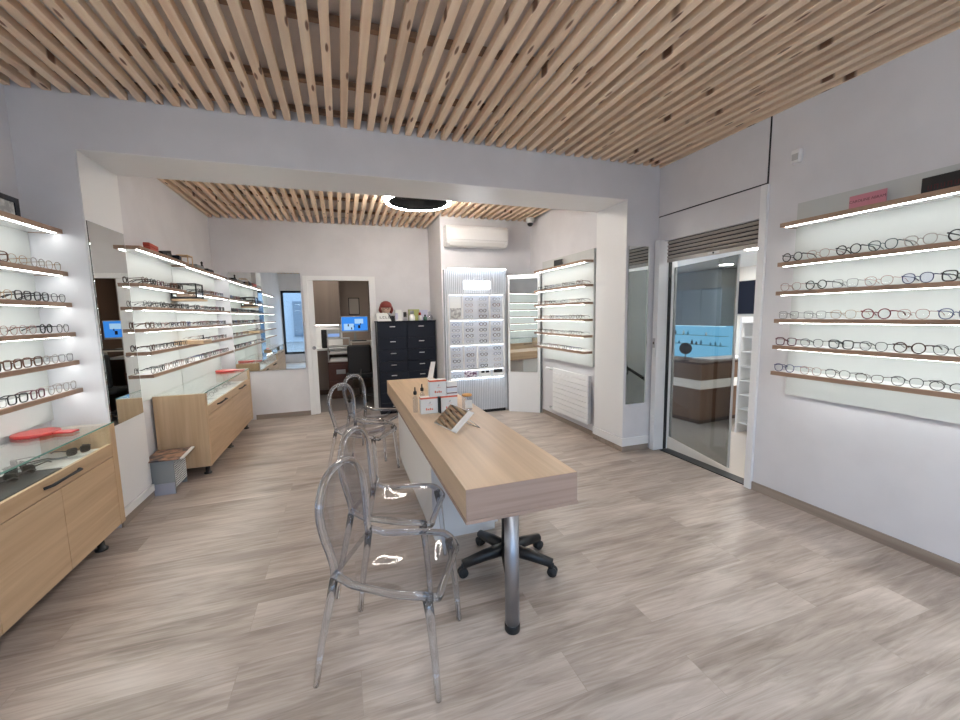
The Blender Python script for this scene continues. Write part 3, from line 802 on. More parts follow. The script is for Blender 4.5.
B('card', 'blackm', (-.004, .004, -.095, .095, 0, .095), t)
# glass cases and plinths between the two rear left sections
def vitrine(label, y, z, hz):
    t = thing('glass_case', label, 'display case', (-1.535, y, z+.0005))
    a, b = .115, .11
    B('base', 'blackm', (-a, a, -b, b, 0, .02), t)
    mb = MB()
    for sx in (-1, 1):
        for sy in (-1, 1): mb.box(sx*a-(.012 if sx > 0 else 0), sx*a+(0 if sx > 0 else .012), sy*b-(.012 if sy > 0 else 0), sy*b+(0 if sy > 0 else .012), .02, hz-.014)
    mb.box(-a, a, -b, b, hz-.014, hz); mb.build('frame', 'blackm', t)
    B('pane', 'glass', (-a+.003, a-.003, -b+.003, b-.003, .021, hz-.015), t)
    B('cushion', 'skin', (-.08, .06, -.08, .08, .0205, .05), t, .01)
    B('tray', 'oaky', (-a, a+.03, -b-.01, b+.01, -.02, -.0005), t)
vitrine('black framed glass case between the rear left shelf sections', 5.095, ZR_[1]-.085, .16)
t = thing('wooden_plinth', 'pale wooden plinth with stacked frames between rear left lower shelves', 'plinth', (-1.535, 5.09, ZR_[4]+.0005))
B('block', 'oaky', (-.12, .145, -.14, .14, 0, .04), t)
glasses('clear pale', 'clear pale eyeglasses standing on wooden plinth at rear left', -1.45, 5.04, ZR_[4]+.04, PI, None, True)
glasses('thin black', 'thin black eyeglasses standing on wooden plinth at rear left', -1.45, 5.17, ZR_[4]+.04, PI+.2, None, True)

# ------------------------------------------------------------------ mirrors
t = thing('wall_mirror', 'tall frameless mirror on the left jamb of wide opening', 'mirror', (-1.5935, 0, 0))
B('backing', 'blackm', (.0, .004, 3.497, 3.975, .75, 2.18), t); B('glass', 'mirror', (.0042, .007, 3.497, 3.975, .75, 2.18), t)
t = thing('wall_mirror', 'large frameless mirror on back wall left of office door', 'mirror', (0, BY-.0005, 0))
B('backing', 'blackm', (-1.49, -.555, -.012, 0, .735, 2.165), t); B('glass', 'mirror', (-1.49, -.555, -.02, -.0122, .735, 2.165), t)
t = thing('wall_mirror', 'narrow frameless mirror on white pillar beside side doorway', 'mirror', (0, YB-.0005, 0))
B('backing', 'blackm', (2.825, 3.08, -.004, 0, .52, 2.175), t); B('glass', 'mirror', (2.825, 3.08, -.008, -.0042, .52, 2.175), t)
# angled corner panel with mirror
A_, B_ = Vector((2.395, 5.665)), Vector((2.785, 5.372))
dv = B_-A_; W = dv.length; ang = math.atan2(dv.y, dv.x)
t = thing('corner_panel', 'white angled corner panel with mirror and lit top beside display wall', 'panel', (A_.x, A_.y, 0), ang)
B('panel', 'white', (0, W, 0, .03, .0, 2.08), t)
B('glass', 'mirror', (.035, W-.035, -.006, -.0005, .625, 2.025), t)
B('light_strip', 'led', (.02, W-.02, -.045, -.037, 2.062, 2.07), t)
B('canopy', 'white', (.0, W, -.05, -.0005, 2.0705, 2.08), t)
B('side_strip', 'grey', (W+.002, W+.014, .0, .03, .0, 2.06), t)

# ------------------------------------------------------------------ low display cabinets
def cabinet(label, xb, xf, y0, y1, doors, drawers, z0=.11, zt=.812, feet=()):
    """xb wall side, xf front; glass-topped oak cabinet"""
    t = thing('display_cabinet', label, 'cabinet', (0, 0, 0))
    ep = .055
    B('end_panel', 'oakz', (xb, xf, y1-ep, y1, z0, zt), t); B('end_panel', 'oakz', (xb, xf, y0, y0+ep, z0, zt), t)
    ya, yb = y0+ep, y1-ep
    B('carcass', 'oaky', (xb, xf-.022, ya+.0005, yb-.0005, z0, .63), t)
    B('back_panel', 'whitem', (xb, xb+.015, ya+.0005, yb-.0005, .6305, zt-.012), t)
    B('display_floor', 'marble', (xb+.0155, xf-.022, ya+.0005, yb-.0005, .6305, .657), t)
    for a, b in doors: B('door', 'oaky', (xf-.0215, xf-.002, a+.002, b-.002, z0+.002, .590), t)
    for a, b in drawers:
        d = B('drawer', 'oaky', (xf-.0215, xf-.002, a+.002, b-.002, .596, .682), t)
        c = (a+b)/2; h = .15
        MB().tube([(xf-.002, c-h, .640), (xf+.022, c-h*.8, .644), (xf+.024, c, .646), (xf+.022, c+h*.8, .644), (xf-.002, c+h, .640)], [.011, .011, .009, .011, .011], 8, squash=.7).build('handle', 'blackm', d)
    B('glass_front', 'glass', (xf-.014, xf-.010, ya+.001, yb-.001, .6825, zt-.0105), t)
    B('glass_top', 'glass', (xb+.001, xf-.002, y0+.001, y1-.001, zt+.0005, zt+.009), t)
    B('glass_edge', 'glassedge', (xf-.0015, xf+.0005, y0+.001, y1-.001, zt+.0005, zt+.009), t)
    for y in feet:
        for x in (xf-.07, xb+.06): MB().lathe([(.035, 0), (.035, .012), (.02, .016), (.018, z0-.001)], (x, y, 0), 16).build('foot', 'black', t)
    return t
cabinet('low oak display cabinet under the front left shelves, glass top', XL+.022, -1.51, 1.2, 3.35, [(2.76, 3.295), (2.265, 2.76), (1.765, 2.265), (1.255, 1.765)], [(2.265, 3.295), (1.255, 2.265)], feet=(3.18, 2.25, 1.4))
cabinet('low oak display cabinet at rear left with glass top', BXL+.021, -1.25, 4.34, 6.28, [(4.395, 5.3), (5.3, 6.225)], [(4.395, 5.3), (5.3, 6.225)], feet=(4.47, 5.31, 6.15))

def hand_mirror(label, loc, rz, r=.115):
    t = thing('hand_mirror', label, 'hand mirror', loc, rz)
    MB().lathe([(r*.98, 0), (r, .004), (r, .014), (r*.97, .018), (r*.85, .019)], n=36).build('disc', 'red', t)
    MB().box(r-.01, r+.10, -.032, .032, .003, .015, .006, 2).build('grip', 'red', t)
hand_mirror('round red hand mirror on front left glass cabinet top', (-1.795, 3.13, .8215), -.15, .108)
hand_mirror('round red hand mirror on rear left glass cabinet top', (-1.47, 6.02, .8215), .0, .12)
# things inside the cabinets
def sunglasses(label, x, y, z, rz, grp, lensm='sunlens', fm='black'):
    t = thing('sunglasses', label, 'sunglasses', (x, y, z+.0005), rz, grp)
    fr, lm, tm = glasses_meshes('square', .054, .044, .003)
    fr.build('front_frame', fm, t)
    for m in lm: m.build('lens', lensm, t)
    for m in tm: m.build('temple', fm, t)
t = thing('display_tray', 'black tray of sunglasses inside the front left cabinet', 'tray', (-1.665, 2.57, .6575))
B('base', 'blackm', (-.12, .12, -.29, .29, 0, .022), t, .006)
for k in range(5): sunglasses(f'black sunglasses in the black tray, {ORD[k]} from its far end', -1.70, 2.805-.125*k, .68, PI/2, 'sunglasses in the black tray')
sunglasses('dark folded sunglasses beside neck chain at far end of front left cabinet', -1.64, 3.20, .6575, 2.6, None)
sunglasses('dark sunglasses lying deeper in front left cabinet behind neck chain', -1.82, 3.0, .6575, 1.0, None)
mb = MB()
for k in range(22):
    u = k/21; mb.lathe([(.002, -.006), (.007, -.003), (.007, .003), (.002, .006)], (-1.80+.13*u, 3.02+.14*u+.03*math.sin(u*5), .665), 8)
tag(mb.build('neck_chain', 'grey'), 'dark beaded glasses chain lying in the front left cabinet', 'chain')
random.seed(9)
for k in range(6):
    st = random.choice(['black square', 'brown tortoiseshell', 'thin black'])
    o = glasses(st, f'{st} eyeglasses inside the rear left cabinet, {ORD[k]} from its near end', -1.42, 4.5+.28*k, .6575, PI+random.uniform(-.6, .6), 'eyeglasses in the rear left cabinet', True)

# magazine rack
t = thing('magazine_rack', 'grey metal magazine rack with white wire side by the jamb', 'rack', (-1.525, 4.17, 0), -.0)
B('end_plate', 'grey', (-.09, .082, -.135, -.13, .0, .31), t); B('end_plate', 'grey', (-.09, .082, .13, .135, .0, .31), t); B('base', 'greyl', (-.09, .082, -.1295, .1295, .05, .056), t)
B('kick_plate', P('pale_blue_grey', (.42, .43, .50), .5), (-.07, .08, -.142, -.1355, .0, .10), t)
mb = MB()
for k in range(13): mb.box(.083, .088, -.128, .128, .06+.02*k, .066+.02*k)
for k in range(9): mb.box(.0835, .087, -.128+.03*k, -.124+.03*k, .06, .31)
mb.build('wire_side', 'paper', t); B('inner_lining', 'blackm', (.074, .081, -.126, .126, .058, .29), t)
for k in range(3): B('sheet', 'paper', (-.08+.04*k, -.055+.04*k, -.12, .12, .058, .29), t)
t = thing('magazine', 'open glossy magazine lying on the magazine rack', 'magazine', (-1.515, 4.15, .3125), .0, rot=(.0, -.0, .05))
mb = MB(); mb.box(-.13, .13, -.17, .17, .0, .012, .002); mb.build('cover', 'magazine', t)
MB().box(.1305, .155, -.17, .17, .0, .012).build('pages', 'paper', t)

# ------------------------------------------------------------------ table
TX0, TX1, TY0, TY1, TZ = .474, 1.036, 1.61, 4.86, .74
t = thing('service_table', 'long oak service table with thick top and white pedestal', 'table')
mb = MB(); mb.mi = 0; mb.box(TX0, TX1, TY0+.004, TY1, .597, TZ, .0015)
mb.build('tabletop', 'tabley', t)
B('end_facing', 'oakend', (TX0+.0005, TX1-.0005, TY0, TY0+.0038, .5975, TZ-.001), t)
B('lip', 'oakend', (TX0-.003, TX1+.003, TY0-.003, TY1+.003, .580, .5965), t)
B('pedestal', 'white', (.50, .96, 2.49, 4.1, .06, .5795), t)
B('plinth', 'white', (.515, .945, 2.51, 4.08, 0, .0595), t)
MB().lathe([(.034, .03), (.034, .579)], (.695, 1.625, 0), 28).build('leg', 'chrome', t)
MB().lathe([(.034, 0), (.037, .006), (.037, .036), (.0345, .04)], (.695, 1.625, 0), 28).build('foot', 'black', t)
# swivel stool under the table end
t = thing('swivel_stool', 'black five-star swivel stool tucked under the table\'s near end', 'stool', (.86, 2.09, 0))
MB().tube([(0, 0, .08), (0, 0, .40)], [.032, .025], 16).build('column', 'black', t)
MB().lathe([(.11, .40), (.15, .41), (.16, .43), (.15, .46), (.10, .468)], n=28).build('seat', 'blackm', t)
for k, a in enumerate((-179, -107, -40, 20, 106)):
    a = math.radians(a); c, s = math.cos(a), math.sin(a); R = .275 if k != 1 else .27
    lg = MB().tube([(0, 0, .115), (R*.5*c, R*.5*s, .10), (R*c, R*s, .075)], [.040, .034, .026], 10).build('leg', 'black', t)
    cs = MB()
    for d in (-.012, .012): cs.tube([(R*c-s*(d-.008), R*s+c*(d-.008), .028), (R*c-s*(d+.008), R*s+c*(d+.008), .028)], .028, 14)
    cs.tube([(R*c, R*s, .028), (R*c, R*s, .075)], .01, 8)
    cs.build('caster', 'blackm', lg)

# ------------------------------------------------------------------ clear chairs
def make_chair():
    t = thing('clear_chair', 'x', 'chair', (0, 0, 0), 0, 'clear plastic chairs along the table')
    def hw(u):  # half width of the seat from rear (0) to front (1)
        return .175 + .05*min(1, u*1.6)
    def seat(u, v):
        x = -.175 + .43*u; w = hw(u)
        if u > .8: w -= .05*((u-.8)/.2)**2
        y = w*(2*v-1)
        z = .452 - .034*(1-(2*v-1)**2)*math.sin(PI*min(1, u*1.0)) - .035*max(0, (u-.82)/.18)**2 + .03*max(0, .18-u)/.18
        return (x, y, z)
    MB().grid(seat, 14, 12).build('seat', 'pc', t)
    # rim of the seat
    rim = [seat(u/12, 0) for u in range(0, 13)] + [seat(1, v/8) for v in range(1, 8)] + [seat(u/12, 1) for u in range(12, -1, -1)]
    MB().tube(spline([(x, y, z-.008) for x, y, z in rim], 2), .016, 10).build('seat_rim', 'pct', t)
    # hoop of the back
    def side(z):
        k = (z-.45)/.41
        return .165 + .045*math.sin(PI*min(1, max(0, k*.95)))
    hoop = []
    prof = [(.45, .168, -.175), (.50, .164, -.180), (.56, .174, -.188), (.62, .188, -.196), (.68, .197, -.204), (.73, .195, -.210), (.78, .176, -.216), (.825, .138, -.221), (.852, .085, -.224), (.862, .0, -.226)]
    for z, y, x in prof: hoop.append((x, -y, z))
    for z, y, x in prof[-2::-1]: hoop.append((x, y, z))
    MB().tube(spline(hoop), .0165, 12).build('back_frame', 'pct', t)
    def back(u, v):
        k = u*(len(prof)-1); i = min(int(k), len(prof)-2); f = k-i
        z, y, x = [prof[i][q]*(1-f)+prof[i+1][q]*f for q in range(3)]
        s = 2*v-1
        return (x-.022*(1-s*s)*math.sin(PI*min(1, u*.98)), y*s*.985, z)
    MB().grid(back, 18, 8).build('back_shell', 'pc', t)
    for s in (-1, 1):
        MB().tube([(-.178, s*.168, .455), (-.196, s*.178, .36), (-.235, s*.196, .18), (-.262, s*.212, .0)], [.017, .0165, .0145, .0125], 10).build('rear_leg', 'pct', t)
        MB().tube([(.215, s*.195, .425), (.228, s*.202, .34), (.242, s*.207, .16), (.252, s*.212, .0)], [.020, .0175, .0145, .0125], 10).build('front_leg', 'pct', t)
    return t
ch0 = make_chair()
for i, (x, y, a, lab) in enumerate(((.152, 1.70, -27, 'clear plastic chair nearest the table\'s free end'), (.225, 2.24, -24, 'clear plastic chair tucked behind the nearest clear chair'),
                                    (.135, 3.88, -33, 'third clear plastic chair along the table, near its far end'), (.265, 4.46, -33, 'clear plastic chair furthest along the table, before the navy drawers'))):
    o = ch0 if i == 0 else copy_thing(ch0)
    o.location = (x, y, .0005); o.rotation_euler = (0, 0, math.radians(a)); tag(o, lab, 'chair', 'clear plastic chairs along the table')

# ------------------------------------------------------------------ on the table
def carton(label, x, y, z, w=.134, d=.06, h=.13, rz=0.):
    t = thing('carton', label, 'box', (x, y, z+.0005), rz, 'white cartons on the table')
    B('body', 'paper', (-w/2, w/2, -d/2, d/2, 0, h-.014), t); B('lid', 'paper', (-w/2, w/2, -d/2, d/2, h-.0005, h+.001), t)
    B('red_band', 'orange', (-w/2, w/2, -d/2, d/2, h-.0135, h-.001), t)
    mb = MB()
    for k in range(4): mb.box(-.028+.015*k, -.018+.015*k, -d/2-.0012, -d/2-.0003, .028, .045 if k % 2 == 0 else .040)
    mb.box(-.010, .022, -d/2-.0012, -d/2-.0003, .069, .0705)
    mb.build('print', 'orange', t)
    mb = MB(); mb.box(.004, .008, -d/2-.0012, -d/2-.0003, .084, .094); mb.box(-.004, .008, -d/2-.0012, -d/2-.0003, .082, .0845); mb.build('emblem', 'etch', t)
carton('white orange-banded carton under the stack, left one of the lower two', .612, 3.06, TZ)
carton('white orange-banded carton under the stack, right one of the lower two', .772, 3.06, TZ)
carton('white orange-banded carton on top of the two lower cartons', .685, 3.06, TZ+.1315)
t = thing('divider_card', 'upright black card between the two lower white cartons', 'card', (.692, 3.0, TZ+.0005))
B('card', 'black', (-.006, .006, .002, .085, 0, .125), t)
t = thing('carton', 'small white and blue carton beside top carton of the stack', 'box', (.805, 3.07, TZ+.132))
B('body', 'paper', (-.045, .035, -.03, .03, 0, .105), t); B('blue_band', 'cellboard', (-.0455, .0355, -.0305, .0305, .03, .055), t); B('red_band', 'dkpink', (-.0455, .0355, -.0305, .0305, .06, .068), t); B('red_band', 'dkpink', (-.0455, .0355, -.0305, .0305, .012, .02), t)
for lab, x, y in (('clear dropper bottle with black cap beside left lower carton', .520, 3.13), ('small dropper bottle with black cap behind left lower carton', .60, 3.26)):
    t = thing('dropper_bottle', lab, 'bottle', (x, y, TZ+.0005), 0, 'dropper bottles on the table')
    MB().lathe([(.018, 0), (.02, .004), (.02, .115), (.010, .13), (.010, .14)], n=18).build('body', 'crystal', t)
    MB().lathe([(.0105, .1405), (.014, .143), (.014, .165), (.006, .17), (.005, .2)], n=16).build('cap', 'black', t)
t = thing('spray_jar', 'clear jar with orange top beside the white cartons', 'jar', (.925, 3.05, TZ+.0005))
MB().lathe([(.040, 0), (.042, .005), (.042, .105), (.038, .112)], n=24).build('body', 'crystal', t); MB().lathe([(.0405, .1125), (.0405, .126), (.03, .130)], n=24).build('lid', P('amber_lid', (.70, .34, .08), .4), t)
B('label', 'paper', (-.03, .03, -.0435, -.0428, .02, .085), t)
# tilting table mirror
b0, b1 = Vector((.583, 2.735, .744)), Vector((.660, 2.425, .744)); ux = (b1-b0).normalized()
up = (Vector((.712, 2.80, .858))-b0); up = (up-ux*up.dot(ux)).normalized(); nn = ux.cross(up).normalized()
if nn.z < 0: nn = -nn
W_, H_ = .315, .180
t = thing('table_mirror', 'tilting table mirror with white bottom strip on wire stand', 'mirror', (0, 0, 0))
def slab(a0, a1, c0, c1, n0, n1):
    f = lambda a, c, n: tuple(b0+ux*a+up*c+nn*n)
    return MB().hexa([f(a0, c0, n0), f(a1, c0, n0), f(a1, c1, n0), f(a0, c1, n0)], [f(a0, c0, n1), f(a1, c0, n1), f(a1, c1, n1), f(a0, c1, n1)])
slab(0, W_, 0, H_, .001, .006).build('backing', 'whitem', t)
slab(.004, W_-.062, .004, H_-.004, .0062, .008).build('glass', 'mirror', t)
slab(W_-.06, W_-.001, .001, H_-.001, .0062, .0085).build('side_strip', 'white', t)
e = b0+ux*(W_*.9)+up*(H_*.72)
MB().tube([tuple(e-nn*.004), (.845, 2.50, .7445), (.80, 2.62, .7445), tuple(b0+ux*(W_*.2)+up*(H_*.72)-nn*.004)], .003, 6).build('wire_stand', 'metal', t)
t = thing('leaflet_stand', 'white tilted leaflet stand on the table\'s far end', 'stand', (.975, 4.76, TZ+.0005), .0)
MB().hexa([(-.03, -.02, 0), (.035, -.02, 0), (.035, -.01, 0), (-.03, -.01, 0)], [(.03, .03, .2), (.085, .03, .2), (.085, .04, .2), (.03, .04, .2)]).build('plate', 'white', t)
B('foot', 'white', (-.03, .035, -.0095, .06, 0, .006), t)

# ------------------------------------------------------------------ navy drawer cabinet and things on it
DX0, DX1, DY0, DZ = .50, 1.39, 6.2, 1.43
t = thing('drawer_cabinet', 'tall navy cabinet of drawers against the back wall', 'cabinet')
B('body', 'navy', (DX0, DX1, DY0+.02, BY-.003, 0, DZ-.02), t); B('top', 'navy', (DX0-.006, DX1+.006, DY0, BY-.003, DZ-.0195, DZ), t)
rows = [(1.18, 1.40), (1.0, 1.172), (.822, .992), (.66, .814), (.5, .652), (.34, .492), (.18, .332), (.03, .172)]
for a, b in ((DX0+.012, .935), (.945, DX1-.012)):
    for z0, z1 in rows:
        d = B('drawer', 'navyf', (a, b, DY0+.004, DY0+.0195, z0, z1), t, .002)
        c = (a+b)/2; zh = z1-.055
        MB().box(c-.042, c+.042, DY0-.012, DY0+.003, zh-.006, zh+.006, .004, 2).build('handle', 'metal', d)
def lathe_thing(name, label, cat, loc, parts, grp=None):
    t = thing(name, label, cat, loc, 0, grp)
    for pn, prof, mt in parts: MB().lathe(prof, n=18).build(pn, mt, t)
    return t
DTZ = DZ+.0005
t = thing('display_bust', 'display figure of red-haired head with dark glasses on navy cabinet', 'figure', (.66, 6.4, DTZ), -.1)
MB().lathe([(.0, 0), (.085, 0), (.1, .03), (.075, .075), (.035, .105), (.032, .12)], n=24).build('shoulders', 'blackm', t)
MB().lathe([(.03, .12), (.055, .14), (.072, .18), (.075, .21), (.066, .25), (.04, .275), (.01, .282)], n=24).build('head', 'skin', t)
mb = MB(); mb.lathe([(.079, .205), (.092, .215), (.090, .25), (.07, .285), (.035, .305), (.005, .31)], (0, .004, 0), n=24)
mb.tube([(-.075, .0, .22), (-.088, .01, .17), (-.07, .02, .12)], [.025, .026, .02], 8); mb.tube([(.075, .0, .22), (.088, .01, .17), (.07, .02, .12)], [.025, .026, .02], 8); mb.build('hair', 'hair', t)
mb = MB()
for s in (-1, 1): mb.tube([(s*.028+.018*math.cos(q*PI/6), -.076, .195+.015*math.sin(q*PI/6)) for q in range(12)], .004, 6, True)
mb.build('glasses', 'black', t)
t = thing('sign_card', 'white folded card with grey lettering before the red-haired figure', 'sign', (.62, 6.28, DTZ), -.06)
MB().hexa([(-.10, -.03, 0), (.10, -.03, 0), (.10, -.024, 0), (-.10, -.024, 0)], [(-.125, .0, .125), (.045, .0, .125), (.045, .005, .125), (-.125, .005, .125)]).build('card', 'paper', t)
mb = MB()
for k in range(4):
    x = -.07+.042*k; mb.box(x, x+.008, -.026, -.0235, .04, .075); mb.box(x+.010, x+.028, -.026, -.0235, .04, .047)
    if k % 2: mb.box(x+.010, x+.028, -.024, -.0215, .068, .075)
mb.build('lettering', 'etch', t)
t = thing('carton', 'tall white and lilac carton on navy cabinet beside red-haired figure', 'box', (.83, 6.33, DTZ), .1)
B('body', 'paper', (-.05, .05, -.04, .04, 0, .17), t); B('side_print', 'lilac', (-.051, -.01, -.0408, -.0402, .02, .12), t)
t = thing('small_box', 'small black box between white card and lilac carton', 'box', (.745, 6.26, DTZ)); B('body', 'blackm', (-.025, .025, -.02, .02, 0, .07), t); B('lid', 'black', (-.026, .026, -.021, .021, .0705, .08), t)
lathe_thing('perfume_bottle', 'bottle with tall black cap on navy cabinet', 'bottle', (.935, 6.3, DTZ), [('body', [(.03, 0), (.03, .05), (.02, .058)], 'crystal'), ('cap', [(.026, .0585), (.026, .13), (.02, .135)], 'black')])
lathe_thing('pump_bottle', 'white bottle with grey neck in middle of navy cabinet', 'bottle', (1.04, 6.29, DTZ), [('body', [(.045, 0), (.048, .01), (.048, .06), (.03, .095), (.022, .1)], 'paper'), ('cap', [(.03, .1005), (.032, .15), (.02, .155)], 'grey')])
t = thing('gift_box', 'olive green box on navy cabinet behind white bottle', 'box', (1.10, 6.42, DTZ)); B('body', 'green', (-.09, .07, -.04, .04, 0, .15), t); B('lid', 'green', (-.093, .073, -.043, .043, .1505, .175), t)
lathe_thing('perfume_bottle', 'small dark red topped bottle on navy cabinet', 'bottle', (1.165, 6.29, DTZ), [('body', [(.025, 0), (.025, .07), (.012, .08)], 'paper'), ('cap', [(.02, .0805), (.02, .12), (.012, .125)], 'redm')])
t = thing('gift_box', 'lilac box on navy cabinet near its right end', 'box', (1.24, 6.40, DTZ)); B('body', 'lilac', (-.06, .06, -.04, .04, 0, .14), t); B('lid', 'lilac', (-.063, .063, -.043, .043, .1405, .165), t)
lathe_thing('perfume_bottle', 'small green glass bottle with black cap on navy cabinet', 'bottle', (1.245, 6.28, DTZ), [('body', [(.03, 0), (.03, .05), (.01, .06)], P('green_glass', (.10, .22, .16), .1)), ('cap', [(.014, .0605), (.014, .085), (.01, .09)], 'black')])
lathe_thing('decanter', 'round crystal decanter at right end of navy cabinet', 'decanter', (1.325, 6.32, DTZ), [('body', [(.035, 0), (.055, .02), (.052, .06), (.025, .09), (.02, .1)], 'crystal'), ('stopper', [(.012, .1005), (.026, .115), (.018, .135), (.006, .14)], 'crystal')])

# ------------------------------------------------------------------ lit display wall
t = thing('display_wall', 'ribbed white display wall with lit cells of eyeglasses', 'display')
DXA, DXB, DF = 1.43, 2.385, 5.70
B('core', 'core', (DXA, DXB, DF+.02, ACY-.003, .05, 2.16), t); B('plinth', 'blackm', (DXA+.02, DXB-.01, DF+.04, ACY-.003, 0, .0495), t)
mb = MB()
n = 34
for k in range(n):
    x = DXA+.006+(DXB-DXA-.012)*k/(n-1)
    mb.box(x-.0085, x+.0085, DF, DF+.0198, 1.815, 2.155); mb.box(x-.0085, x+.0085, DF, DF+.0198, .052, .60)
for k in range(3):
    for x0 in (DXA+.006, DXB-.006): 
        x = x0 + (k*.028 if x0 < 2 else -k*.012); mb.box(x-.0085, x+.0085, DF, DF+.0198, .60, 1.815)
mb.build('ribs', 'ribbed', t)
B('top_light', 'ledc', (DXA+.05, DXB-.02, DF-.045, DF-.015, 2.16, 2.172), t); B('canopy', 'white', (DXA+.04, DXB-.01, DF-.05, ACY-.003, 2.1725, 2.182), t)
t2 = B('glare_box', EM('lamp_glare', (.95, .97, 1.), 7.), (1.72, 2.12, DF-.012, DF-.0005, 1.88, 1.99), t)  # glowing box standing in for a blown-out lamp reflection, not a real sign
XS = [1.475, 1.685, 2.11, 2.335]; ZR = [1.80, 1.43, 1.062, .69, .565]
cells = []
for r in range(3):
    cols = XS if r < 2 else [1.475, 1.69, 1.905, 2.335]
    for c in range(3): cells.append((cols[c], cols[c+1], ZR[r+1], ZR[r], r, c))
B('cell_back', 'cellboard', (1.475, 2.335, DF+.0165, DF+.0199, .565, 1.80), t)
mb = MB()
for z in (1.80, 1.43, 1.062, .69): mb.box(1.465, 2.345, DF-.03, DF+.0164, z-.009, z+.009)
for x in (1.465, 2.327): mb.box(x, x+.018, DF-.03, DF+.0164, .565, 1.80)
for r, xs in ((0, (1.685, 2.11)), (1, (1.685, 2.11)), (2, (1.69, 1.905))):
    for x in xs: mb.box(x-.009, x+.009, DF-.03, DF+.0164, ZR[r+1]+.0095, ZR[r]-.0095)
mb.build('cell_frame', 'white', t)
mb = MB()
for z in (1.80, 1.43, 1.062, .69): mb.box(1.49, 2.32, DF-.026, DF-.020, z-.0125, z-.0095)
mb.box(1.49, 2.32, DF-.03, DF-.012, .553, .560); mb.build('light_strip', 'ledc', t)
B('display_ledge', 'white', (1.465, 2.345, DF-.035, DF+.0164, .5605, .575), t)
names_r = ['top', 'middle', 'lower']; names_c = ['left', 'centre', 'right']
random.seed(21)
mbp = MB()
for (x0, x1, z0, z1, r, c) in cells:
    if (r, c) == (0, 0): continue
    wide = (x1-x0) > .3; nc = 2 if wide else 1
    for q in range(4):
        for k in range(nc):
            x = x0+(x1-x0)*(k+.5)/nc; z = z0+.022+(z1-z0-.03)*(3-q)/4
            mbp.box(x-.072, x+.072, DF-.006, DF+.016, z-.006, z)
            st = random.choice(['black square', 'thin black', 'dark brown round', 'thin grey metal', 'navy', 'thin rose-gold', 'brown tortoiseshell'])
            lab = f'{st} eyeglasses, row {["one","two","three","four"][q]}' + (f' {["left","right"][k]}' if wide else '') + f', {names_r[r]} {names_c[c]} cell of display wall'
            o = glasses(st, lab, x, DF-.008, z, PI/2, 'eyeglasses in the lit display wall', True, .86); o.scale = (.16, .86, .86)
mbp.build('glasses_rest', 'white', t)
t3 = thing('picture_card', 'grey and white picture card in top left display cell', 'picture', (1.58, DF+.0, 1.445)); B('card', 'photo2', (-.085, .085, .004, .012, 0, .16), t3); B('mount', 'paper', (-.09, .09, .0125, .0155, -.004, .33), t3)
t3 = thing('picture_card', 'purple and red photo card on display wall\'s bottom ledge', 'picture', (1.79, DF-.012, .5755)); B('card', 'photo', (-.095, .095, 0, .006, 0, .10), t3); B('mount', 'paper', (-.098, .098, .0065, .010, 0, .105), t3)
t3 = thing('sign_card', 'white card showing black sunglasses on display wall\'s bottom ledge', 'sign', (2.02, DF-.012, .5755)); B('card', 'paper', (-.10, .10, 0, .006, 0, .10), t3)
mb = MB(); mb.box(-.06, -.008, -.002, -.0003, .05, .08, .004); mb.box(.012, .065, -.002, -.0003, .05, .08, .004); mb.build('print', 'blackm', t3)
t3 = thing('sign_card', 'black name card at right of display wall\'s bottom ledge', 'sign', (2.235, DF-.012, .5755)); B('card', 'paper', (-.09, .09, .0065, .01, 0, .1), t3); B('panel', 'black', (-.07, .07, 0, .006, .045, .098), t3)
glasses('thin black', 'thin black eyeglasses on display wall\'s bottom ledge beside purple photo card', 1.585, DF-.012, .575, PI/2, None, True, .9).scale = (.16, .9, .9)

# ------------------------------------------------------------------ air conditioner, radiator, detector, camera, ring lamps
t = thing('air_conditioner', 'white wall air conditioner above the lit display wall', 'air conditioner', (1.92, ACY-.002, 2.485))
prof = [(0, 0), (-.11, .0), (-.165, .035), (-.185, .09), (-.185, .24), (-.17, .275), (-.13, .288), (0, .288)]
MB().prism([(y, z) for y, z in prof], 'x', -.465, .465).build('body', 'white', t)
MB().hexa([(-.42, -.150, .012), (.42, -.150, .012), (.42, -.118, -.004), (-.42, -.118, -.004)], [(-.42, -.178, .055), (.42, -.178, .055), (.42, -.168, .058), (-.42, -.168, .058)]).build('flap', 'whitem', t)
B('seam', 'greyl', (-.45, .45, -.1865, -.1851, .085, .089), t)
t = thing('radiator', 'white flat panel radiator under the rear right shelves', 'radiator', (BXR-.002, 0, 0))
for k in range(9): MB().box(-.085, -.065, 4.08, 4.93, .15+.067*k, .213+.067*k, .004, 1).build('panel', 'white', t)
mb = MB()
for k in range(12): mb.box(-.0645, -.03, 4.085+.07*k, 4.10+.07*k, .16, .74)
mb.build('fins', 'greyl', t)
B('bracket', 'white', (-.0295, 0, 4.3, 4.33, .2, .7), t); B('bracket', 'white', (-.0295, 0, 4.7, 4.73, .2, .7), t)
v = MB().tube([(-.001, 5.08, .72), (-.07, 5.08, .72), (-.07, 4.932, .72)], .011, 10).build('pipe', 'metal', t); MB().tube([(-.07, 5.07, .72), (-.07, 5.13, .72)], .022, 12).build('valve', 'white', v)
v = MB().tube([(-.001, 4.99, .17), (-.07, 4.99, .17), (-.07, 4.932, .17)], .011, 10).build('pipe', 'metal', t); MB().tube([(-.07, 4.985, .17), (-.07, 5.02, .17)], .018, 12).build('valve', 'greyl', v)
t = thing('wall_detector', 'small white alarm sensor high on the right wall', 'sensor', (XR-.001, 2.13, 2.60))
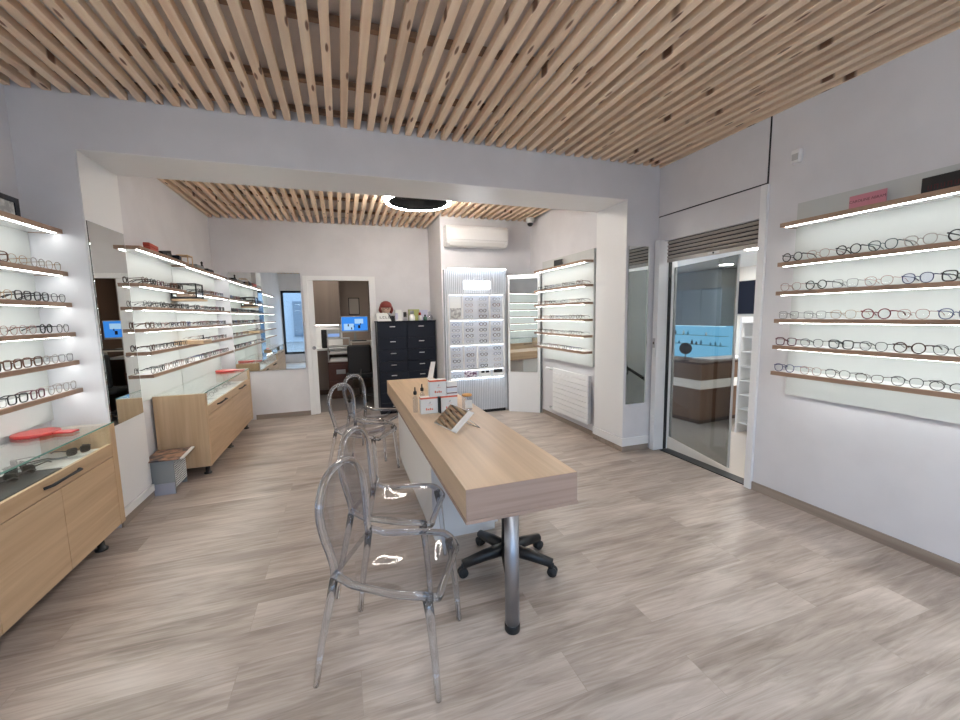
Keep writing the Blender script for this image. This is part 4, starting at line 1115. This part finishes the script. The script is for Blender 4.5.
MB().box(-.04, 0, -.032, .032, -.05, .05, .012, 3).build('housing', 'white', t); MB().box(-.042, -.0405, -.022, .022, -.03, .015, .0).build('lens', 'greyl', t)
t = thing('dome_camera', 'small white dome camera with black eye in rear right corner', 'camera', (2.72, 5.55, ZSB-.0005))
MB().lathe([(.06, 0), (.06, -.05), (.055, -.07), (.045, -.075)], n=24).build('housing', 'white', t); MB().lathe([(.044, -.0755), (.04, -.10), (.022, -.118), (.004, -.122)], n=24).build('eye', 'black', t)
def ring_lamp(label, x, y, z, zc, gm='ring'):
    t = thing('hanging_ring_lamp', label, 'lamp', (x, y, z), 0, 'ring lamps')
    MB().lathe([(.332, .05), (.332, .005), (.337, 0), (.368, 0), (.376, .008), (.376, .05), (.371, .055), (.337, .055), (.332, .05)], n=56, caps=(False, False)).build('ring', gm, t)
    MB().lathe([(.3305, .004), (.3305, .11), (.33, .115), (.05, .115)], n=48, caps=(False, True)).build('inner_drum', 'black', t)
    for k in range(3):
        a = k*2*PI/3; MB().tube([(.15*math.cos(a), .15*math.sin(a), .115), (.15*math.cos(a), .15*math.sin(a), zc-z)], .0025, 6).build('cable', 'black', t)
ring_lamp('glowing ring lamp with black drum under the rear slatted ceiling', .895, 4.69, 2.775, ZSB, 'ringw')
ring_lamp('added ring lamp lighting the front room, unseen', .45, .60, 2.80, ZS)  # unseen lamp added to light the front room
ring_lamp('added ring lamp near the shop window, unseen', .45, -.90, 2.80, ZS)  # second added lamp, also unseen, brightening the front room
B('light', EM('office_panel', (1, .92, .8), 6.), (-.6, .2, 7.4, 7.9, 2.485, 2.499), thing('office_ceiling_light', 'flat ceiling light panel in the office, out of view', 'lamp'))

# ------------------------------------------------------------------ light from outside
w = bpy.data.worlds.new('World'); SC.world = w; w.use_nodes = True
nt = w.node_tree; nt.nodes.clear()
bg = nt.nodes.new('ShaderNodeBackground'); ow = nt.nodes.new('ShaderNodeOutputWorld')
bg.inputs[0].default_value = (.54, .72, 1., 1); bg.inputs[1].default_value = 4.6
nt.links.new(bg.outputs[0], ow.inputs[0])
ld = bpy.data.lights.new('window_portal', 'AREA'); ld.shape = 'RECTANGLE'; ld.size = 4.8; ld.size_y = 2.1; ld.cycles.is_portal = True
lo = bpy.data.objects.new('window_portal', ld); COL.objects.link(lo); lo.location = (.53, YF-.12, 1.35); lo.rotation_euler = (PI/2, 0, 0)

# ------------------------------------------------------------------ colour management
vs = SC.view_settings
SC.display_settings.display_device = 'sRGB'
vs.view_transform = 'Standard'; vs.look = 'None'; vs.gamma = 1.; vs.use_curve_mapping = False
vs.exposure = .42
cy = SC.cycles
cy.use_denoising = True
try: cy.denoiser = 'OPENIMAGEDENOISE'
except Exception: pass
cy.max_bounces = 10; cy.diffuse_bounces = 5; cy.glossy_bounces = 5; cy.transmission_bounces = 8; cy.transparent_max_bounces = 24
cy.sample_clamp_indirect = 6.
